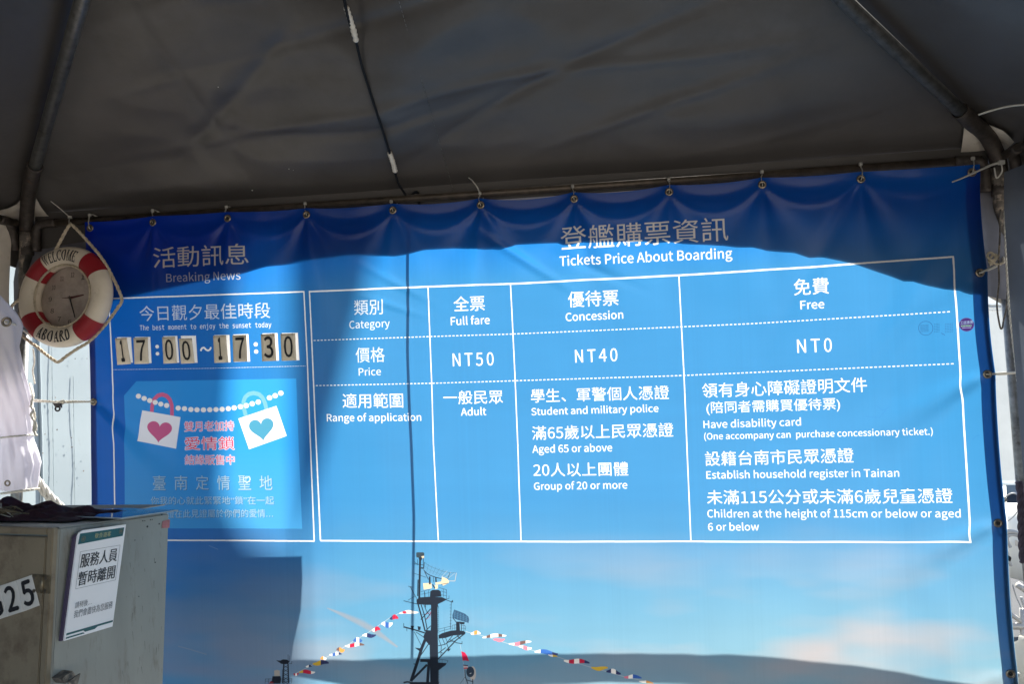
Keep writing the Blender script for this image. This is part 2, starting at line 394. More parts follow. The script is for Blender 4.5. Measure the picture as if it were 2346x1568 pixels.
def value_noise(h, w, cells, seed):
    r = np.random.default_rng(seed); g = r.random((cells[0]+2, cells[1]+2)).astype(np.float32)
    y = np.linspace(0, cells[0], h, dtype=np.float32)[:, None]; x = np.linspace(0, cells[1], w, dtype=np.float32)[None, :]
    yi, xi = y.astype(int), x.astype(int); fy, fx = y-yi, x-xi; fy = fy*fy*(3-2*fy); fx = fx*fx*(3-2*fx)
    return (g[yi, xi]*(1-fy)*(1-fx) + g[yi+1, xi]*fy*(1-fx) + g[yi, xi+1]*(1-fy)*fx + g[yi+1, xi+1]*fy*fx)
def fbm(h, w, cells, seed, oct=4):
    hq, wq = h//4+2, w//4+2; s = np.zeros((hq, wq), np.float32); a = 0.5
    for k in range(oct): s += a*value_noise(hq, wq, (cells[0]*2**k, cells[1]*2**k), seed+k); a *= 0.5
    s = np.repeat(np.repeat(s, 4, 0), 4, 1)
    for ax in (0, 1): s = (s + np.roll(s, 1, ax) + np.roll(s, 2, ax) + np.roll(s, 3, ax))/4
    return s[3:3+h, 3:3+w]

# base: blue sky growing paler towards the horizon, evening clouds low on the right
zz = np.linspace(BZ0, BZ1, TH)
stops = [(-1.54, (0.19, 0.32, 0.40)), (-1.30, (0.14, 0.30, 0.41)), (-1.12, (0.10, 0.275, 0.42)), (-0.95, (0.072, 0.245, 0.42)), (-0.75, (0.044, 0.215, 0.42)), (-0.4, (0.034, 0.20, 0.41)), (0.0, (0.034, 0.20, 0.42)), (0.10, (0.018, 0.18, 0.48)), (0.2, (0.006, 0.165, 0.52)), (0.29, (0.004, 0.21, 0.60)), (0.36, (0.004, 0.24, 0.66))]
base = np.stack([np.interp(zz, [s[0] for s in stops], [s[1][k] for s in stops]) for k in range(3)], -1)
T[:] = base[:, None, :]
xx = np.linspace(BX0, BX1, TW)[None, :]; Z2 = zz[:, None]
left_shade_tint = np.clip((0.1-xx)/0.9, 0, 1)*np.clip((Z2+1.5)/0.6, 0.6, 1)          # the shade's deeper blue is put into the ink on the left
T *= (1 - left_shade_tint[..., None]*np.array([0.85, 0.31, -0.20]))
n1 = fbm(TH, TW, (7, 5), 3); n2 = fbm(TH, TW, (16, 7), 11); n3 = fbm(TH, TW, (5, 9), 31)
cl = np.clip((n1*0.6+n2*0.5-0.435)*4.5, 0, 1)
low = np.clip((-0.80-Z2)/0.45, 0, 1)
right = np.clip((xx-0.8)/0.9, 0, 1)
pale = np.clip((-0.85-Z2)/0.5, 0, 1)*np.clip((xx-0.2)/1.3, 0, 1)*(0.55+0.6*(n1-0.3))
T = (T*(1-0.6*pale[..., None]) + np.array([0.29, 0.405, 0.395], np.float32)*0.6*pale[..., None]).astype(np.float32)
a = cl*low*(0.45+0.55*right)
T = (T*(1-0.8*a[..., None]) + np.array([0.40, 0.34, 0.33], np.float32)*0.8*a[..., None]).astype(np.float32)
lp = np.clip((-1.15-Z2)/0.3, 0, 1)*np.clip((0.05-xx)/0.6, 0, 1)*np.clip((n2-0.36)*5, 0, 1)
T = (T*(1-0.5*lp[..., None]) + np.array([0.20, 0.21, 0.33], np.float32)*0.5*lp[..., None]).astype(np.float32)
b = np.clip((n3-0.5)*3, 0, 1)*np.clip((-0.75-Z2)/0.3, 0, 1)
T *= (1 - 0.22*b[..., None]*np.array([1.0, 0.5, 0.2]))
T = T.astype(np.float32)
st = np.interp(np.arange(TW), np.arange(0, TW+4, 4), rng.normal(0, 1, len(np.arange(0, TW+4, 4))))   # faint lengthwise print streaks
T *= (1 + 0.009*st*np.clip(value_noise(1, TW, (1, 60), 5)[0]*1.6, 0.3, 1.6))[None, :, None].astype(np.float32)
T *= (1 + 0.05*(fbm(TH, TW, (60, 12), 77, 3)-0.45))[..., None]
# pink streak of cloud
z7 = lambda pts: [(700+x/2.9325, 1550+y/2.9325) for x, y in pts]
for k in range(10):
    s = 0.28 + 0.08*k; c0 = [(756, 668), (900, 730), (1060, 806), (1190, 878), (1360, 1000)]; up = (2, 26, 42, 34, 6); dn = (4, 22, 32, 34, 10)
    poly(z7([(x, y - u_*s) for (x, y), u_ in zip(c0, up)] + [(x - 10, y + d_*s) for (x, y), d_ in list(zip(c0, dn))[::-1]]), (0.34, 0.265, 0.235), 0.06)
z5b = lambda pts: [(480+x/3.1365, 1500+y/3.1365) for x, y in pts]
stroke(z5b([(130, 1220), (240, 1250), (390, 1297)]), 4, (0.3, 0.32, 0.38), 0.5); stroke(z5b([(410, 300), (495, 335)]), 2.5, (0.3, 0.4, 0.5), 0.5)

WHITE = (0.82, 0.79, 0.74)
# left box
stroke([(317, 873), (328, 872.5), (600, 863.5), (888.5, 852.8)], 4.8, WHITE); stroke([(888.5, 851), (898, 1050), (917.7, 1584)], 4.6, WHITE)
stroke([(317, 872), (318, 926), (326, 1073), (328, 1220), (333, 1296), (337, 1488), (341, 1577)], 5, WHITE); stroke([(341, 1577), (495, 1579.4), (917.7, 1582.8)], 5, WHITE)
stroke([(329, 1081), (610, 1077), (896, 1070)], 1.9, WHITE, 0.85, dash=(6.1, 3.6))
# right box
top = [(905, 852.8), (1249.9, 838), (1491, 829.5), (1983.9, 804.5), (2200, 791), (2400, 778), (2786.7, 750)]
stroke(top, 5.6, WHITE); stroke([(905, 850.5), (936, 1581.5)], 4.8, WHITE); stroke([(936, 1581.5), (1280, 1582.7), (2018, 1584), (2835, 1585.5)], 5, WHITE); stroke([(2786.7, 748), (2835, 1587)], 5.2, WHITE)
for l in ([(1249.9, 838), (1261.5, 1120), (1267, 1300), (1281.7, 1582.7)], [(1491, 829.8), (1505, 1113), (1513, 1300), (1522.8, 1582.7)], [(1983.9, 806), (1999, 1098.7), (2018.9, 1584)]): stroke(l, 3.6, WHITE)
stroke([(916.5, 995.6), (1254.8, 984), (1497.6, 976.5), (1991.9, 955.3), (2200, 946), (2789.3, 910.4)], 3.2, WHITE, dash=(13.4, 7.8))
stroke([(923, 1127.6), (1261, 1120.7), (1505, 1113.4), (1998.6, 1098), (2798, 1063)], 3.2, WHITE, dash=(13.4, 7.8))
# wording
W = words
W('活動訊息', (452.3, 785), (726.5, 773.1), 61.3, bold=0.98); W('Breaking News', (486.3, 824.7), (704.1, 817), 24, latin=True, bold=0.31)
W('今日觀夕最佳時段', (407.2, 939.6), (790.7, 929.8), 45, bold=0.26); W('The best moment to enjoy the sunset today', (407.2, 965.6), (793.7, 956.6), 14.5, latin=True, font=F_MONO, bold=0.00, op=0.9)
W('登艦購票資訊', (1638.6, 731), (2129.4, 702.9), 68.5, bold=0.87); W('Tickets Price About Boarding', (1635.4, 777.4), (2140.5, 753.5), 28, latin=True, bold=0.70)
W('類別', (1035.2, 922), (1119.5, 918.7), 44); W('Category', (1021, 960.8), (1139.7, 955.8), 22, latin=True)
W('價格', (1039.9, 1060.3), (1125.5, 1058.6), 44); W('Price', (1048.5, 1098.4), (1113.9, 1096.8), 21.5, latin=True)
W('適用範圍', (1001.7, 1193.6), (1178.5, 1192.3), 43, bold=0.65); W('Range of application', (955.6, 1232), (1231, 1230.5), 21, latin=True, bold=0.65)
W('全票', (1326, 911), (1416.7, 907.7), 44, bold=0.93); W('Full fare', (1317.9, 950.8), (1430.6, 946.5), 23, latin=True, bold=0.76)
W('NT50', (1323.8, 1071), (1442.2, 1068), 37.5, latin=True, bold=0.59, space=1.12)
W('一般民眾', (1296.3, 1183), (1469.8, 1180.7), 40, bold=0.76); W('Adult', (1347.7, 1215.2), (1420.7, 1213.5), 21.5, latin=True, bold=0.76)
W('優待票', (1660.4, 898.9), (1807.4, 892.5), 46, bold=0.93); W('Concession', (1653, 938.9), (1820.8, 930.9), 23.5, latin=True, bold=0.70)
W('NT40', (1680.8, 1060.4), (1804.2, 1055.6), 37, latin=True, bold=0.59, space=1.12)
W('學生、軍警個人憑證', (1551.8, 1177.8), (1955.9, 1167.6), 40, bold=0.76); W('Student and military police', (1552.8, 1214.3), (1924.2, 1204.6), 20.5, latin=True, bold=0.70)
W('滿65歲以上民眾憑證', (1555.4, 1287.5), (1968.6, 1278), 41, bold=0.76); W('Aged 65 or above', (1556, 1324.5), (1788.8, 1319.9), 21.5, latin=True, bold=0.70)
W('20人以上團體', (1559.4, 1394.6), (1836, 1391.6), 40, bold=0.76); W('Group of 20 or more', (1560.7, 1432.4), (1833, 1429), 21, latin=True, bold=0.70)
W('免費', (2322.3, 863.5), (2423.8, 858), 48, bold=0.93); W('Free', (2341, 903.8), (2409.8, 900.5), 24.5, latin=True, bold=0.76)
W('NT0', (2331.3, 1031.8), (2432, 1028), 39, latin=True, bold=0.59, space=1.12)
W('領有身心障礙證明文件', (2053, 1164.2), (2535, 1146.4), 43, bold=0.70); W('(陪同者需購買優待票)', (2065.4, 1215), (2456, 1203), 40, bold=0.65)
W('Have disability card', (2056.5, 1252.5), (2340.8, 1244.4), 21.5, latin=True, bold=0.59); W('(One accompany can  purchase concessionary ticket.)', (2058.5, 1286), (2724.2, 1270.7), 18.5, latin=True, bold=0.53)
W('設籍台南市民眾憑證', (2061.4, 1363.8), (2495.5, 1353.7), 43, bold=0.76); W('Establish household register in Tainan', (2064.6, 1400.3), (2626, 1393.4), 21.5, latin=True, bold=0.59)
W('未滿115公分或未滿6歲兒童憑證', (2066.6, 1476), (2783, 1471), 42.5, bold=0.70); W('Children at the height of 115cm or below or aged', (2067.4, 1513.7), (2805.6, 1512.4), 22, latin=True, bold=0.53)
W('6 or below', (2069.5, 1552), (2218, 1551.3), 21.5, latin=True, bold=0.59)
# clock time: colons, tilde and white pockets behind the number plates
z4 = lambda pts: [(250+x/3.3514, 700+y/3.3514) for x, y in pts]
for x, y, r in ((695, 1050, 18), (697, 1120, 18), (1670, 1028, 20), (1674, 1099, 20)): ellipse(*z4([(x, y)])[0], r/3.35, r/3.35, WHITE)
stroke(z4([(1127, 1093), (1140, 1066), (1160, 1060), (1180, 1080), (1200, 1090), (1218, 1080), (1230, 1056)]), 6.5, WHITE)
POCK = [((300, 958), (440, 958), (457, 1208), (330, 1215)), ((478, 956), (628, 955), (637, 1213), (485, 1218)), ((758, 948), (895, 945), (915, 1208), (775, 1212)), ((930, 945), (1080, 943), (1097, 1208), (950, 1212)),
        ((1262, 938), (1408, 935), (1422, 1204), (1275, 1208)), ((1446, 932), (1598, 928), (1615, 1196), (1458, 1202)), ((1735, 922), (1880, 918), (1895, 1187), (1750, 1194)), ((1922, 918), (2080, 915), (2095, 1184), (1935, 1190))]
for q in POCK: poly(z4(q), WHITE); stroke(z4([q[1], q[2]]), 1.2, (0.5, 0.4, 0.42), 0.6)
# padlock panel
z5 = lambda pts: [(300+x/2.4123, 1050+y/2.4123) for x, y in pts]
PANEL = [(230, 157), (1365, 137), (1380, 600), (1405, 1198), (160, 1192), (157, 900), (155, 620), (145, 258)]
poly(z5(PANEL), (0.036, 0.31, 0.66), 0.9)
for k in range(14):
    f0 = k/14; poly(z5([(157, 620+f0*575), (1380+f0*20, 620+f0*578), (1405, 1198), (160, 1192)]), (0.10, 0.36, 0.60), 0.05)
PINK, MINT, CREAM = (0.62, 0.14, 0.27), (0.16, 0.39, 0.45), (0.82, 0.77, 0.72)
stroke(z5([(340, 378), (343, 330), (357, 285), (385, 258), (415, 250), (447, 260), (470, 285), (485, 330), (485, 405)]), 15, PINK)
stroke(z5([(1008, 400), (992, 335), (992, 300), (1005, 268), (1030, 247), (1065, 239), (1103, 248), (1128, 272), (1145, 310), (1157, 360)]), 15, MINT)
balls = [(247, 262), (287, 278), (326, 293), (365, 306), (405, 318), (447, 328), (530, 346), (575, 350), (620, 356), (663, 358), (708, 359), (752, 358), (796, 356), (840, 354), (884, 350), (926, 344), (970, 336), (1012, 328), (1054, 315), (1097, 303), (1177, 273), (1217, 258), (1257, 240)]
for p in balls: ellipse(*z5([p])[0], 7.8, 7.3, CREAM)
poly(z5([(272, 362), (547, 410), (517, 633), (237, 580)]), (0.80, 0.78, 0.78)); poly(z5([(955, 420), (1225, 330), (1297, 542), (1030, 637)]), CREAM)
def heart(cx, cy, w, h, rot, col):
    pts = []
    for t in np.linspace(0, 2*PI, 48, endpoint=False):
        x = 16*math.sin(t)**3/32*w; y = -(13*math.cos(t)-5*math.cos(2*t)-2*math.cos(3*t)-math.cos(4*t)-2.5)/29*h
        pts.append((cx + x*math.cos(rot)-y*math.sin(rot), cy + x*math.sin(rot)+y*math.cos(rot)))
    poly(z5(pts), col)
heart(397, 492, 178, 150, 0.10, (0.60, 0.13, 0.27)); heart(1118, 474, 176, 158, -0.14, (0.07, 0.28, 0.40))
def rimmed(body, bl, br, h, bold): W(body, bl, br, h, (0.72, 0.035, 0.13), bold=bold, rim=(2.3, (0.90, 0.82, 0.82)))
rimmed('雙月老加持', (538.4, 1262.2), (683.4, 1259.3), 29, 0.5); rimmed('愛情鎖', (540.4, 1316), (684.7, 1315.3), 38, 1.0); rimmed('結緣販售中', (540.4, 1358.8), (684.7, 1358.8), 28, 0.5)
SHD = [((2, -2), (0.05, 0.10, 0.13), 0.8)]
def spread_words(body, x0, x1, y, h, cw):
    n = len(body)
    for i, ch in enumerate(body):
        x = x0 + (x1-cw-x0)*i/(n-1); W(ch, (x, y), (x+cw, y), h, (0.58, 0.66, 0.66), bold=0.15, shifts=SHD)
spread_words('臺南定情聖地', 448, 795.4, 1432.8, 42, 37)
stroke([(716, 1397), (712, 1399), (712, 1405), (721, 1413), (731, 1403), (730, 1397), (725, 1395), (721, 1399), (716, 1396)], 2.0, (0.62, 0.72, 0.74))
W('你我的心就此緊緊地“鎖”在一起', (441.8, 1475.7), (800.4, 1475.7), 24, (0.56, 0.64, 0.65), bold=0.1, shifts=SHD)
W('讓明證在此見證屬於你們的愛情…', (441.8, 1514.3), (797.5, 1513.5), 24, (0.56, 0.64, 0.65), bold=0.1, shifts=SHD)
# printed-through maker's marks by the right border
ellipse(2824.8, 949, 22.3, 20.3, (0.10, 0.10, 0.25)); ellipse(2824.8, 949, 21.3, 19.3, (0.042, 0.018, 0.11))
W('帆布加工', (2807, 949.5), (2843, 946.5), 10.5, (0.34, 0.50, 0.66), bold=0.3, flip=True); stroke([(2808.5, 953.5), (2841, 952)], 3.4, (0.18, 0.36, 0.24), dash=(4.6, 3.4)); stroke([(2812, 959), (2840, 957.5)], 2.6, (0.25, 0.26, 0.42), dash=(3.4, 2.2))
stroke([(2706+21*math.cos(t), 959.5+20.5*math.sin(t)) for t in np.linspace(0, 2*PI, 30)], 1.4, (0.01, 0.05, 0.17), 0.9)
for k in range(6): stroke([(2690, 951.5+k*3.7), (2716, 949.5+k*3.7)], 1.8, (0.01, 0.05, 0.15), 0.85, dash=(3.2, 2.0))
for k in range(6):
    stroke([(2731, 948+k*4.6), (2747, 946+k*4.6)], 2.0, (0.01, 0.07, 0.18), 0.85, dash=(4.3, 2.6)); stroke([(2762, 948+k*4.8), (2789, 945+k*4.8)], 2.0, (0.015, 0.06, 0.18), 0.75, dash=(5.0, 2.8))
stroke([(2751, 974), (2757, 976.5), (2762, 980)], 1.4, (0.02, 0.06, 0.2))
# hairline creases worn into the print
for q in ([(1700, 850), (1733, 860), (1740, 868)], [(1710, 862), (1742, 872)], [(2560, 1185), (2580, 1200), (2600, 1190)], [(2530, 1218), (2570, 1222), (2590, 1198)], [(2840, 1285), (2850, 1275), (2862, 1272)], [(1060, 835), (1085, 852)], [(1055, 870), (1082, 872)], [(1980, 1140), (2010, 1150)]):
    stroke(q, 1.6, (0.02, 0.13, 0.36), 0.35)

# picture of the ship's masts with signal flags
zm = lambda pts: [(1180+x/3.919, 1600+y/3.919) for x, y in pts]
DK = (0.016, 0.022, 0.034); LT = (0.62, 0.50, 0.34)
mp = lambda pts, c=DK, op=1.0: poly(zm(pts), c, op)
ml = lambda pts, w, c=DK, op=1.0: stroke(zm(pts), w/3.919*1.165, c, op)
mp([(145, 62), (160, 57), (225, 58), (237, 68), (235, 100), (228, 118), (150, 118), (143, 100)], (0.035, 0.055, 0.07)); mp([(205, 102), (235, 98), (233, 125), (208, 128)], LT)
mp([(170, 118), (215, 118), (205, 150), (180, 150)]); ml([(189, 120), (178, 600)], 24); ml([(122, 190), (232, 204)], 7); ml([(122, 165), (160, 200), (160, 140)], 6); ml([(225, 118), (228, 240)], 8); ml([(200, 236), (226, 240)], 18); ml([(120, 298), (260, 345)], 5); ml([(165, 370), (160, 560)], 12)
lowc = [(230, 262), (265, 298), (300, 320), (370, 345), (440, 362), (500, 362)]; upc = [(237, 170), (262, 192), (300, 215), (350, 237), (410, 260), (460, 278), (530, 290), (605, 293)]
ml(lowc, 9); ml(upc, 4, (0.05, 0.10, 0.15)); ml([(x+4, y+45) for x, y in upc[:-1]], 2.5, (0.06, 0.14, 0.2)); ml([(230, 262), (240, 168)], 6)
for i in range(9):
    t = i/8; a = (230+270*t, 262+100*t**0.8); bq = (242+345*t, 172+122*t**0.85); ml([a, bq], 3.2, (0.05, 0.11, 0.16) if i < 6 else (0.4, 0.4, 0.38)); ml([(a[0]+12, a[1]+2), (bq[0]+30, bq[1]+14)], 2.2, (0.10, 0.2, 0.28))
ml([(605, 292), (588, 385), (500, 385)], 5, (0.5, 0.42, 0.32)); ml([(530, 290), (505, 362)], 6)
mp([(222, 412), (318, 408), (322, 470), (230, 485)], LT); mp([(440, 335), (500, 362), (522, 388), (512, 412), (450, 440), (440, 420), (370, 428), (358, 405), (432, 392)], LT); mp([(355, 430), (392, 430), (392, 470), (362, 482)], LT)
ml([(298, 335), (300, 425)], 20); ml([(240, 280), (285, 370)], 8); ml([(368, 345), (372, 400)], 16); ml([(340, 340), (345, 400)], 6); ml([(330, 425), (358, 470)], 14); ml([(430, 425), (510, 410)], 6)
mp([(305, 505), (330, 488), (400, 488), (425, 505), (432, 565), (300, 572)]); mp([(146, 600), (180, 575), (300, 566), (440, 572), (497, 598), (435, 632), (335, 662), (255, 660), (150, 655)])
ml([(195, 510), (305, 480)], 4); ml([(195, 540), (300, 520)], 4); ml([(240, 505), (243, 580)], 10); ml([(285, 490), (285, 575)], 4)
ml([(405, 462), (490, 486), (490, 588)], 5); ml([(425, 500), (490, 520)], 4); ml([(455, 475), (455, 570)], 4); ml([(430, 545), (490, 556)], 4); ml([(520, 553), (518, 588), (490, 590)], 5)
ml([(0, 613), (150, 650)], 8); ml([(50, 445), (100, 458)], 6); ml([(75, 450), (125, 545), (150, 590)], 7); ml([(48, 608), (130, 560)], 5)
ml([(480, 600), (560, 630)], 8); mp([(550, 610), (562, 605), (567, 628), (548, 632)]); ml([(545, 630), (535, 945)], 6)
for k in range(8): ml([(525, 660+k*36), (548, 660+k*36)], 3)
mp([(312, 655), (385, 640), (388, 900), (392, 1100), (396, 1568), (305, 1568), (296, 1100), (312, 900)])
ml([(165, 655), (205, 800), (245, 965)], 17); ml([(200, 660), (240, 790), (268, 940)], 12); ml([(310, 705), (195, 830)], 11); ml([(255, 830), (325, 735)], 9); ml([(225, 640), (260, 730), (300, 780)], 8); ml([(310, 900), (250, 960)], 10); ml([(210, 770), (245, 770)], 5); ml([(250, 690), (250, 600)], 9); ml([(395, 690), (385, 650), (430, 625)], 12)
ml([(385, 690), (390, 990)], 4); ml([(398, 690), (402, 990)], 3)
for k in range(13): ml([(384, 700+k*23), (400, 700+k*23)], 3)
ml([(258, 770), (310, 740), (300, 800), (262, 825)], 6, (0.3, 0.03, 0.05), 0.7)
ml([(0, 912), (120, 945), (240, 982)], 16); mp([(78, 900), (118, 900), (108, 955), (92, 955)]); mp([(158, 905), (195, 912), (190, 950), (165, 950)]); ml([(0, 870), (2, 925)], 6); ml([(36, 930), (36, 962)], 6); ml([(122, 970), (200, 1122)], 6); ml([(140, 972), (232, 1032)], 7)
mp([(222, 1030), (240, 985), (258, 950), (325, 955), (330, 1105), (285, 1112), (240, 1062)])
mp([(398, 1008), (440, 985), (540, 955), (600, 950), (690, 958), (710, 978), (700, 998), (640, 1005), (560, 1012), (480, 1040), (400, 1048)])
ml([(402, 938), (470, 922), (535, 905)], 4); ml([(404, 968), (535, 932)], 4); ml([(467, 922), (467, 975)], 4); ml([(555, 895), (600, 885)], 4); ml([(555, 930), (600, 925)], 3); ml([(555, 890), (555, 950)], 4); ml([(585, 885), (585, 945)], 4)
ml([(660, 895), (700, 895), (712, 915), (705, 950)], 4); ml([(660, 925), (708, 930)], 4); ml([(690, 895), (690, 960)], 4)
RB = (0.03, 0.075, 0.14)
mp([(558, 775), (578, 713), (640, 735), (705, 762), (742, 795), (750, 830), (742, 866), (690, 850), (620, 832), (560, 808)], RB)
for k in range(5): ml([(590+k*32, 722+k*14), (580+k*34, 812+k*12)], 3, (0.10, 0.24, 0.34))
for k in range(3): ml([(568, 745+k*20), (650, 770+k*22), (744, 812+k*18)], 2.5, (0.09, 0.2, 0.3))
mp([(600, 855), (640, 850), (645, 955), (600, 960)]); ml([(560, 805), (600, 855), (690, 862)], 9); mp([(640, 850), (700, 858), (695, 882), (645, 880)]); ml([(660, 880), (662, 955)], 8)
ml([(690, 995), (600, 1065), (392, 1285)], 13); ml([(640, 1005), (470, 1115), (395, 1130)], 9); ml([(560, 1012), (490, 1100), (520, 1180), (500, 1190)], 8); ml([(400, 1050), (430, 1135), (425, 1240)], 7); ml([(440, 1040), (470, 1110)], 7); ml([(480, 1040), (500, 1090), (600, 1070)], 6); ml([(395, 1215), (480, 1150)], 9); ml([(530, 1060), (605, 1095), (672, 1105)], 9); ml([(668, 1075), (668, 1105)], 6); ml([(410, 1200), (450, 1215)], 6); mp([(490, 1165), (540, 1162), (515, 1195)]); ml([(610, 1010), (650, 1050)], 12)
ml([(245, 1060), (205, 1160), (165, 1290), (85, 1535)], 36); ml([(285, 1108), (195, 1240)], 10); mp([(125, 1150), (190, 1158), (225, 1165), (190, 1195)]); ml([(190, 1296), (310, 1300)], 34); ml([(268, 1345), (100, 1515)], 26); ml([(290, 1300), (272, 1568)], 34); ml([(115, 1336), (160, 1338)], 10); ml([(262, 1060), (295, 1120)], 12)
mp([(385, 1335), (395, 1322), (492, 1328), (480, 1352), (440, 1380), (400, 1412), (385, 1412)]); ml([(402, 1318), (405, 1292), (440, 1287), (490, 1296), (508, 1303), (495, 1322)], 4); ml([(440, 1288), (440, 1325)], 3); ml([(398, 1412), (402, 1568)], 5)
for k in range(8): ml([(396, 1420+k*19), (410, 1420+k*19)], 3)
ml([(0, 1550), (40, 1540), (80, 1545)], 18); ml([(70, 1556), (400, 1560)], 30)
ml([(645, 1110), (662, 1200), (690, 1380), (700, 1568)], 2.5, (0.5, 0.5, 0.5)); mp([(660, 1192), (700, 1205), (725, 1240), (748, 1305), (710, 1298), (675, 1298)], (0.45, 0.015, 0.06)); mp([(680, 1348), (735, 1360), (735, 1395), (690, 1398)], (0.5, 0.42, 0.4)); ml([(682, 1352), (735, 1356)], 12, (0.05, 0.04, 0.08)); ml([(688, 1388), (730, 1384)], 14, (0.42, 0.02, 0.05))
poly(zm([(800+38*math.cos(t)-10, 1445+82*math.sin(t)) for t in np.linspace(0, 2*PI, 24)]), (0.46, 0.42, 0.37)); poly(zm([(762+46*math.cos(t), 1428+62*math.sin(t)) for t in np.linspace(0, 2*PI, 24)]), (0.03, 0.05, 0.075)); ml([(755, 1450), (775, 1440)], 8, (0.5, 0.5, 0.48)); ml([(710, 1495), (735, 1568)], 10); ml([(790, 1510), (790, 1568)], 10); ml([(720, 1520), (790, 1540)], 8); ml([(700, 1400), (705, 1500)], 10); ml([(700, 1490), (645, 1565)], 3)
# small mast on the left
sl = lambda pts, w, c=DK: stroke(z5b(pts), w/3.1365*1.165, c)
poly(z5b([(1022, 1355), (1060, 1358), (1085, 1347), (1120, 1350), (1142, 1365), (1132, 1388), (1100, 1392), (1070, 1388)]), DK); sl([(1130, 1303), (1131, 1360)], 4); sl([(1143, 1315), (1143, 1375)], 3); sl([(1165, 1365), (1163, 1388), (1140, 1386)], 4)
sl([(1092, 1388), (1084, 1568)], 13); sl([(1130, 1388), (1134, 1568)], 13); sl([(1078, 1440), (1076, 1568)], 4)
for k in range(5): sl([(1086, 1400+k*36), (1132, 1430+k*36)], 5); sl([(1132, 1400+k*36), (1086, 1430+k*36)], 4)
poly(z5b([(1004, 1450), (1030, 1443), (1056, 1450), (1056, 1500), (1006, 1500)]), (0.42, 0.38, 0.32)); poly(z5b([(988, 1502), (1062, 1500), (1068, 1530), (1062, 1568), (960, 1568), (985, 1540)]), DK); sl([(925, 1526), (1165, 1528)], 4); sl([(925, 1545), (1165, 1547)], 3)
for x in (925, 955, 1100, 1165): sl([(x, 1524), (x-3, 1568)], 4)
poly(z5b([(955, 1568), (975, 1545), (1000, 1560), (1000, 1568)]), (0.25, 0.03, 0.04))
# signal flags
def flag(c, w, h, cols, slope, conv, sc):
    cx, cy = c; n = len(cols); wig = random.uniform(-1, 1)
    for i, k in enumerate(cols):
        x0, x1 = cx-w/2+w*i/n, cx-w/2+w*(i+1)/n; q = []
        for x, s in ((x0, -1), ((x0+x1)/2, -1), (x1, -1), (x1, 1), ((x0+x1)/2, 1), (x0, 1)):
            u = (x-cx)/w*2; hh = h*(0.62 - 0.45*abs(u)**1.5)
            q.append((x, cy + slope*(x-cx) + s*hh + h*0.22*math.sin(u*3.0+wig*3)))
        poly(conv(q), k)
Wt, Rd, Nv, Ye, Or, Bl, Pk, Bn = (0.80, 0.74, 0.66), (0.50, 0.02, 0.06), (0.03, 0.04, 0.12), (0.62, 0.42, 0.05), (0.62, 0.30, 0.08), (0.04, 0.13, 0.40), (0.66, 0.20, 0.26), (0.16, 0.09, 0.08)
stroke(z7([(455, 1245), (700, 1120), (900, 1000), (1100, 880), (1300, 745), (1400, 700), (1530, 706)]), 1.3, (0.62, 0.58, 0.52), 0.7)
for c, w, h, k in (((1452, 705), 160, 24, (Wt, Wt, Wt, Wt)), ((1325, 750), 74, 34, (Nv, Rd, Rd)), ((1265, 808), 96, 40, (Wt, Bl, Wt)), ((1172, 850), 72, 32, (Wt, Rd, Rd)), ((1112, 903), 116, 30, (Wt, Nv, Nv)), ((1015, 943), 76, 34, (Bl, Wt, Bl)), ((988, 985), 165, 28, (Wt, Rd, Wt, Bn)), ((867, 1028), 72, 34, (Bn, Or, Or)), ((822, 1065), 106, 24, (Wt, Bl, Wt, Nv)), ((718, 1103), 52, 28, (Or, Wt)), ((695, 1142), 138, 34, (Ye, Ye, Nv, Nv)), ((590, 1172), 52, 18, (Wt, Nv)), ((575, 1222), 140, 28, (Ye, Rd, Rd, Wt)), ((480, 1242), 46, 20, (Rd, Wt, Rd))):
    flag(c, w, h, k, -0.05, z7, 1)
ellipse(*z7([(1415, 704)])[0], 6.5, 3.6, Rd)
z8c = lambda pts: [(1300+x/2.9325, 1600+y/2.9325) for x, y in pts]
stroke(z8c([(180, 722), (330, 760), (620, 848), (950, 935), (1230, 1022), (1540, 1110), (1700, 1145)]), 1.3, (0.62, 0.58, 0.52), 0.7)
for c, w, h, k, s in (((265, 735), 84, 28, (Wt, Or, Wt), 0), ((425, 760), 205, 26, (Wt, Bn, Wt, Wt, Bn, Wt), -0.09), ((465, 793), 100, 26, (Pk, Pk), -0.05), ((645, 820), 192, 26, (Wt, Pk, Bn, Wt), -0.09), ((690, 860), 112, 28, (Wt, Pk, Wt), 0.12), ((870, 902), 200, 34, (Wt, Bl, Bl, Nv), 0.08), ((925, 930), 80, 16, (Wt, Ye), 0.2), ((1130, 978), 220, 34, (Wt, Rd, Wt, Rd, Nv), 0.10), ((1325, 1037), 142, 30, (Ye, Ye, Ye), 0.02), ((1445, 1068), 124, 34, (Nv, Wt, Nv), 0.15), ((1610, 1112), 150, 28, (Pk, Wt, Bl, Bl), 0.05), ((1725, 1155), 124, 18, (Wt, Or), 0.15)):
    flag(c, w, h, k, s, z8c, 1)

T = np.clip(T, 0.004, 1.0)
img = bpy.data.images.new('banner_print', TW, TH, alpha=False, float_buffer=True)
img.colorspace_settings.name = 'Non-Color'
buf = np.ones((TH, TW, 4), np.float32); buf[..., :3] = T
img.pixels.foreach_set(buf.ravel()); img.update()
try: img.pack()
except Exception: pass
del buf

